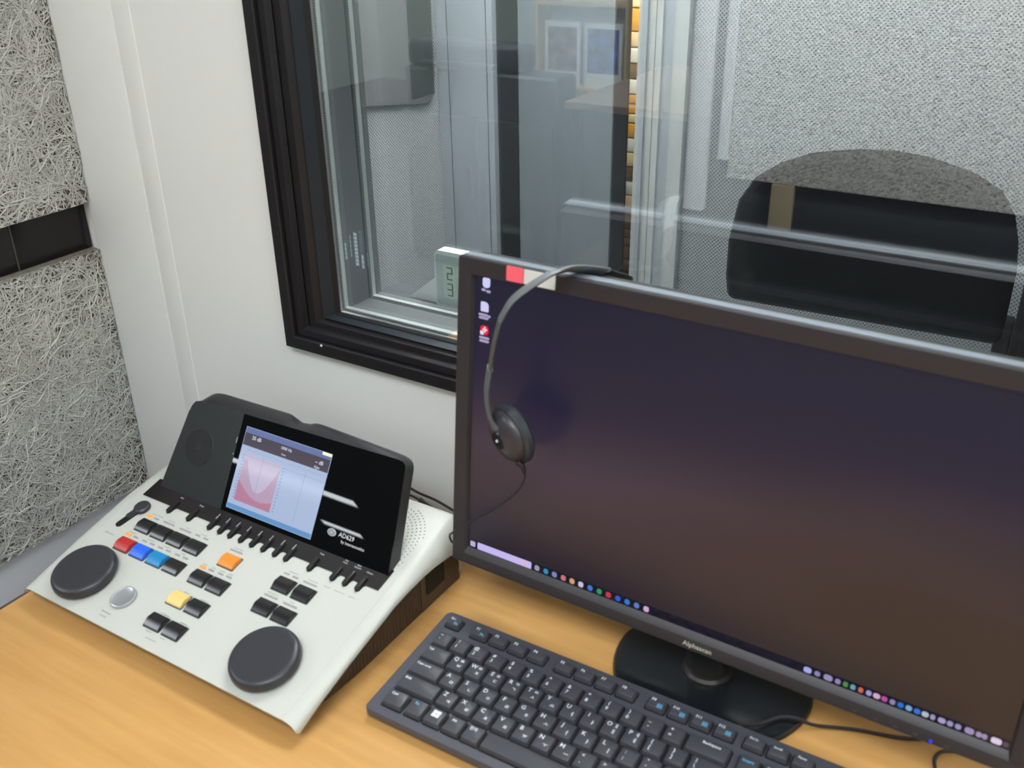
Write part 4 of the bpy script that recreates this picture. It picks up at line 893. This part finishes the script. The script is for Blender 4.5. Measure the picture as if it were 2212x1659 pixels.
def keycap(w, d):
    k_ = (round(w, 4), round(d, 4))
    if k_ in KM: return KM[k_]
    bm = bmesh.new(); Ls = []
    for ins, n_, r_ in ((0.0, -0.0050, .0014), (0.0005, -0.0020, .0014), (0.0011, -0.0004, .0013), (0.0019, 0.0000, .0010)):
        Ls.append([bm.verts.new((p[0], p[1], n_)) for p in rrect(ins, w - ins, ins, d - ins, r_, 2)])
    for A, B in zip(Ls, Ls[1:]):
        for i in range(len(A)): bm.faces.new((A[i], A[(i + 1) % len(A)], B[(i + 1) % len(A)], B[i]))
    bm.faces.new(Ls[-1])
    KM[k_] = finish(bm, 'keycap', M_key, 40); return KM[k_]
LEGM = {}
def leg_mesh(key, items, m):
    if key not in LEGM: LEGM[key] = finish(text_bm([(t_[0], t_[1], t_[2], t_[3] * (1.22 if len(t_[0]) < 3 else 1.12)) for t_ in items]), 'legend', m, 0)
    return LEGM[key]
PT = 0.01905
wellm = {}
def key(u, v, w, d, legs=(), blue=()):
    """front-left corner (u, v) in metres; legs = (string, x, y, height)"""
    k_ = (round(w, 4), round(d, 4))
    if k_ not in wellm: wellm[k_] = finish(prism(rrect(-0.0009, w + 0.0009, -0.0012, d + 0.0007, 0.0018, 2), -0.00495, -0.0047), 'key_well', M_gasket, 0)
    o = obj('keycap', keycap(w, d), None, kb, T_K @ Matrix.Translation((u, v, 0)))
    obj('key_well', wellm[k_], None, o)
    if legs: obj('legend', leg_mesh(tuple(legs), legs, M_leg), None, o, Matrix.Translation((0, 0, 0.0001)))
    if blue: obj('legend', leg_mesh(tuple(blue) + ('b',), blue, M_blue), None, o, Matrix.Translation((0, 0, 0.0001)))
KW, KD = 0.0170, 0.0172
for i, s in enumerate(ROW_N): key(i * PT, 0.0, KW, KD, [(s[1], 0.0052, 0.0122, .0030), (s[0], 0.0052, 0.0062, .0030)])
key(13 * PT, 0.0, PT * 2 - .0021, KD, [('Backspace', 0.020, 0.0122, .0024)])
def letters(row, u0, v):
    for i, ch in enumerate(row):
        items = [(ch, 0.0052, 0.0122, .0034), (HANGUL[ch], 0.0112, 0.0058, .0030)]
        if ch in SHIFTED: items.append((SHIFTED[ch], 0.0116, 0.0120, .0028))
        key(u0 + i * PT, v, KW, KD, items)
key(0.0003, -PT, PT * 1.5 - .0021, KD, [('Tab', 0.0060, 0.0122, .0024)])
letters('QWERTYUIOP', 1.5 * PT, -PT)
for i, (a_, b_) in enumerate((('{', '['), ('}', ']'))): key((11.5 + i) * PT, -PT, KW, KD, [(a_, 0.0052, 0.0122, .0030), (b_, 0.0052, 0.0062, .0030)])
key(13.5 * PT, -PT, PT * 1.5 - .0021, KD, [('|', 0.0052, 0.0122, .0030), ('\\', 0.0052, 0.0062, .0030)])
key(0.0006, -2 * PT, PT * 1.75 - .0021, KD, [('Caps Lock', 0.0110, 0.0122, .0022)])
letters('ASDFGHJKL', 1.75 * PT, -2 * PT)
for i, (a_, b_) in enumerate(((':', ';'), ('"', "'"))): key((10.75 + i) * PT, -2 * PT, KW, KD, [(a_, 0.0052, 0.0122, .0030), (b_, 0.0052, 0.0062, .0030)])
key(12.75 * PT, -2 * PT, PT * 2.25 - .0021, KD, [('Enter', 0.012, 0.0122, .0024)])
key(0.0010, -3 * PT, PT * 2.25 - .0026, KD, [('Shift', 0.0070, 0.0122, .0024)])
letters('ZXCVBNM', 2.25 * PT, -3 * PT)
for i, (a_, b_) in enumerate((('<', ','), ('>', '.'), ('?', '/'))): key((9.25 + i) * PT, -3 * PT, KW, KD, [(a_, 0.0052, 0.0122, .0030), (b_, 0.0052, 0.0062, .0030)])
key(12.25 * PT, -3 * PT, PT * 2.75 - .0021, KD, [('Shift', 0.0070, 0.0122, .0024)])
vb_ = -4 * PT - 0.0008
for u, w_, s, bl in ((0.0014, .0205, 'Ctrl', 0), (0.0252, .0170, 'Fn', 1), (0.0442, .0170, None, 0), (0.0636, .0170, 'Alt', 0), (0.0826, .0172, '\ud55c\uc790', 0), (0.2085, .0172, '\ud55c/\uc601', 0), (0.2280, .0170, 'Alt', 0), (0.2470, .0170, 'Ctrl', 0), (0.2660, .0185, '\u25a4', 0)):
    if s is None:
        key(u, vb_, w_, KD)
        bm = bmesh.new()
        for a_ in (0.0050, 0.0088):
            for c_ in (0.0070, 0.0106): bm.faces.new([bm.verts.new(p) for p in ((u + a_, vb_ + c_, .0001), (u + a_ + .0034, vb_ + c_, .0001), (u + a_ + .0034, vb_ + c_ + .0032, .0001), (u + a_, vb_ + c_ + .0032, .0001))])
        o = obj('legend', bm, M_leg, kb, T_K, smooth=0)
    else: key(u, vb_, w_, KD, [] if bl else [(s, 0.0068, 0.0120, .0024)], [(s, 0.0068, 0.0120, .0024)] if bl else [])
key(0.1014, vb_, 0.1052, KD)
VF, FD = 0.0253, 0.0118
key(-0.0022, VF + .0007, .0150, FD, [('Esc', 0.0052, 0.0084, .0023)], [('Fn', 0.0105, 0.0036, .0024)])
fu = [0.0261, 0.0464, 0.0668, 0.0872, 0.1148, 0.1352, 0.1552, 0.1752, 0.2029, 0.2230, 0.2430, 0.2630]
for i, u in enumerate(fu):
    bl = [('Fn', 0.0115, 0.0036, .0024)] if i in (0,) else ([('\u25a4', 0.0120, 0.0034, .0032)] if i > 7 else [])
    key(u, VF, .0170, FD, [('F%d' % (i + 1), 0.0052, 0.0084, .0024)], bl)
for i, s in enumerate(('Prt Sc', 'Scroll', 'Pause')): key(0.2880 + i * .0196, VF, .0168, FD, [(s, 0.0072, 0.0084, .0019)])
for r_, ss in enumerate((('Insert', 'Home', 'Page Up'), ('Del', 'End', 'Page Dn'))):
    for i, s in enumerate(ss): key(0.2905 + i * PT, -r_ * PT, KW, KD, [] if s == 'Insert' else [(s, 0.0076, 0.0122, .0020)], [(s, 0.0076, 0.0110, .0026)] if s == 'Insert' else [])
for u, v, s in ((1, -3, '\u25b2'), (0, -4, '\u25c0'), (1, -4, '\u25bc'), (2, -4, '\u25b6')): key(0.2905 + u * PT, v * PT, KW, KD, [(s, 0.0070, 0.0100, .0030)])
for c_ in '0123456789': want(c_)
PAD = (('', '/', '*', '-'), ('7', '8', '9'), ('4', '5', '6'), ('1', '2', '3'))
for i in range(4):
    for j in range(3 if i > 0 else 4): key(0.3520 + j * PT, -(i) * PT, KW, KD, [(PAD[i][j], 0.0056, 0.0115, .0034)] if PAD[i][j] else [])
key(0.3520 + 3 * PT, -2 * PT, KW, KD + PT); key(0.3520 + 3 * PT, vb_, KW, KD + PT); key(0.3520, vb_, PT * 2 - .0021, KD); key(0.3520 + 2 * PT, vb_, KW, KD)
# its cable leaves the back and runs over the stand
kmat = Matrix.Translation((KX, KY, 0)) @ Matrix.Rotation(KA, 4, 'Z')
inv = kmat.inverted()
pts = [inv @ Vector(p) for p in ((0.915, -0.130, 0.018), (0.9272, -0.1150, 0.0125), (0.9400, -0.0963, 0.0102), (0.9525, -0.0898, 0.0095), (0.9662, -0.0828, 0.0030), (0.9973, -0.0684, 0.0016), (1.0361, -0.0564, 0.0016), (1.07, -0.035, 0.0016), (1.10, -0.012, 0.0016))]
obj('cable', sweep(spline(pts), (0.0015, 0.0015), seg=8), M_cable, kb)
b = sweep(spline([(1.085, -0.115, 0.0016), (1.070, -0.098, 0.0016), (1.0622, -0.0775, 0.0016), (1.0600, -0.066, 0.0016), (1.0640, -0.0560, 0.0016), (1.0750, -0.0500, 0.0016), (1.09, -0.045, 0.0016), (1.14, -0.05, 0.0016), (1.2, -0.03, 0.0016)]), (0.0015, 0.0015), seg=8)
tag(obj('mouse_cable', b, M_cable), 'thin black cable curling on the desk under the right end of the monitor', 'cable')
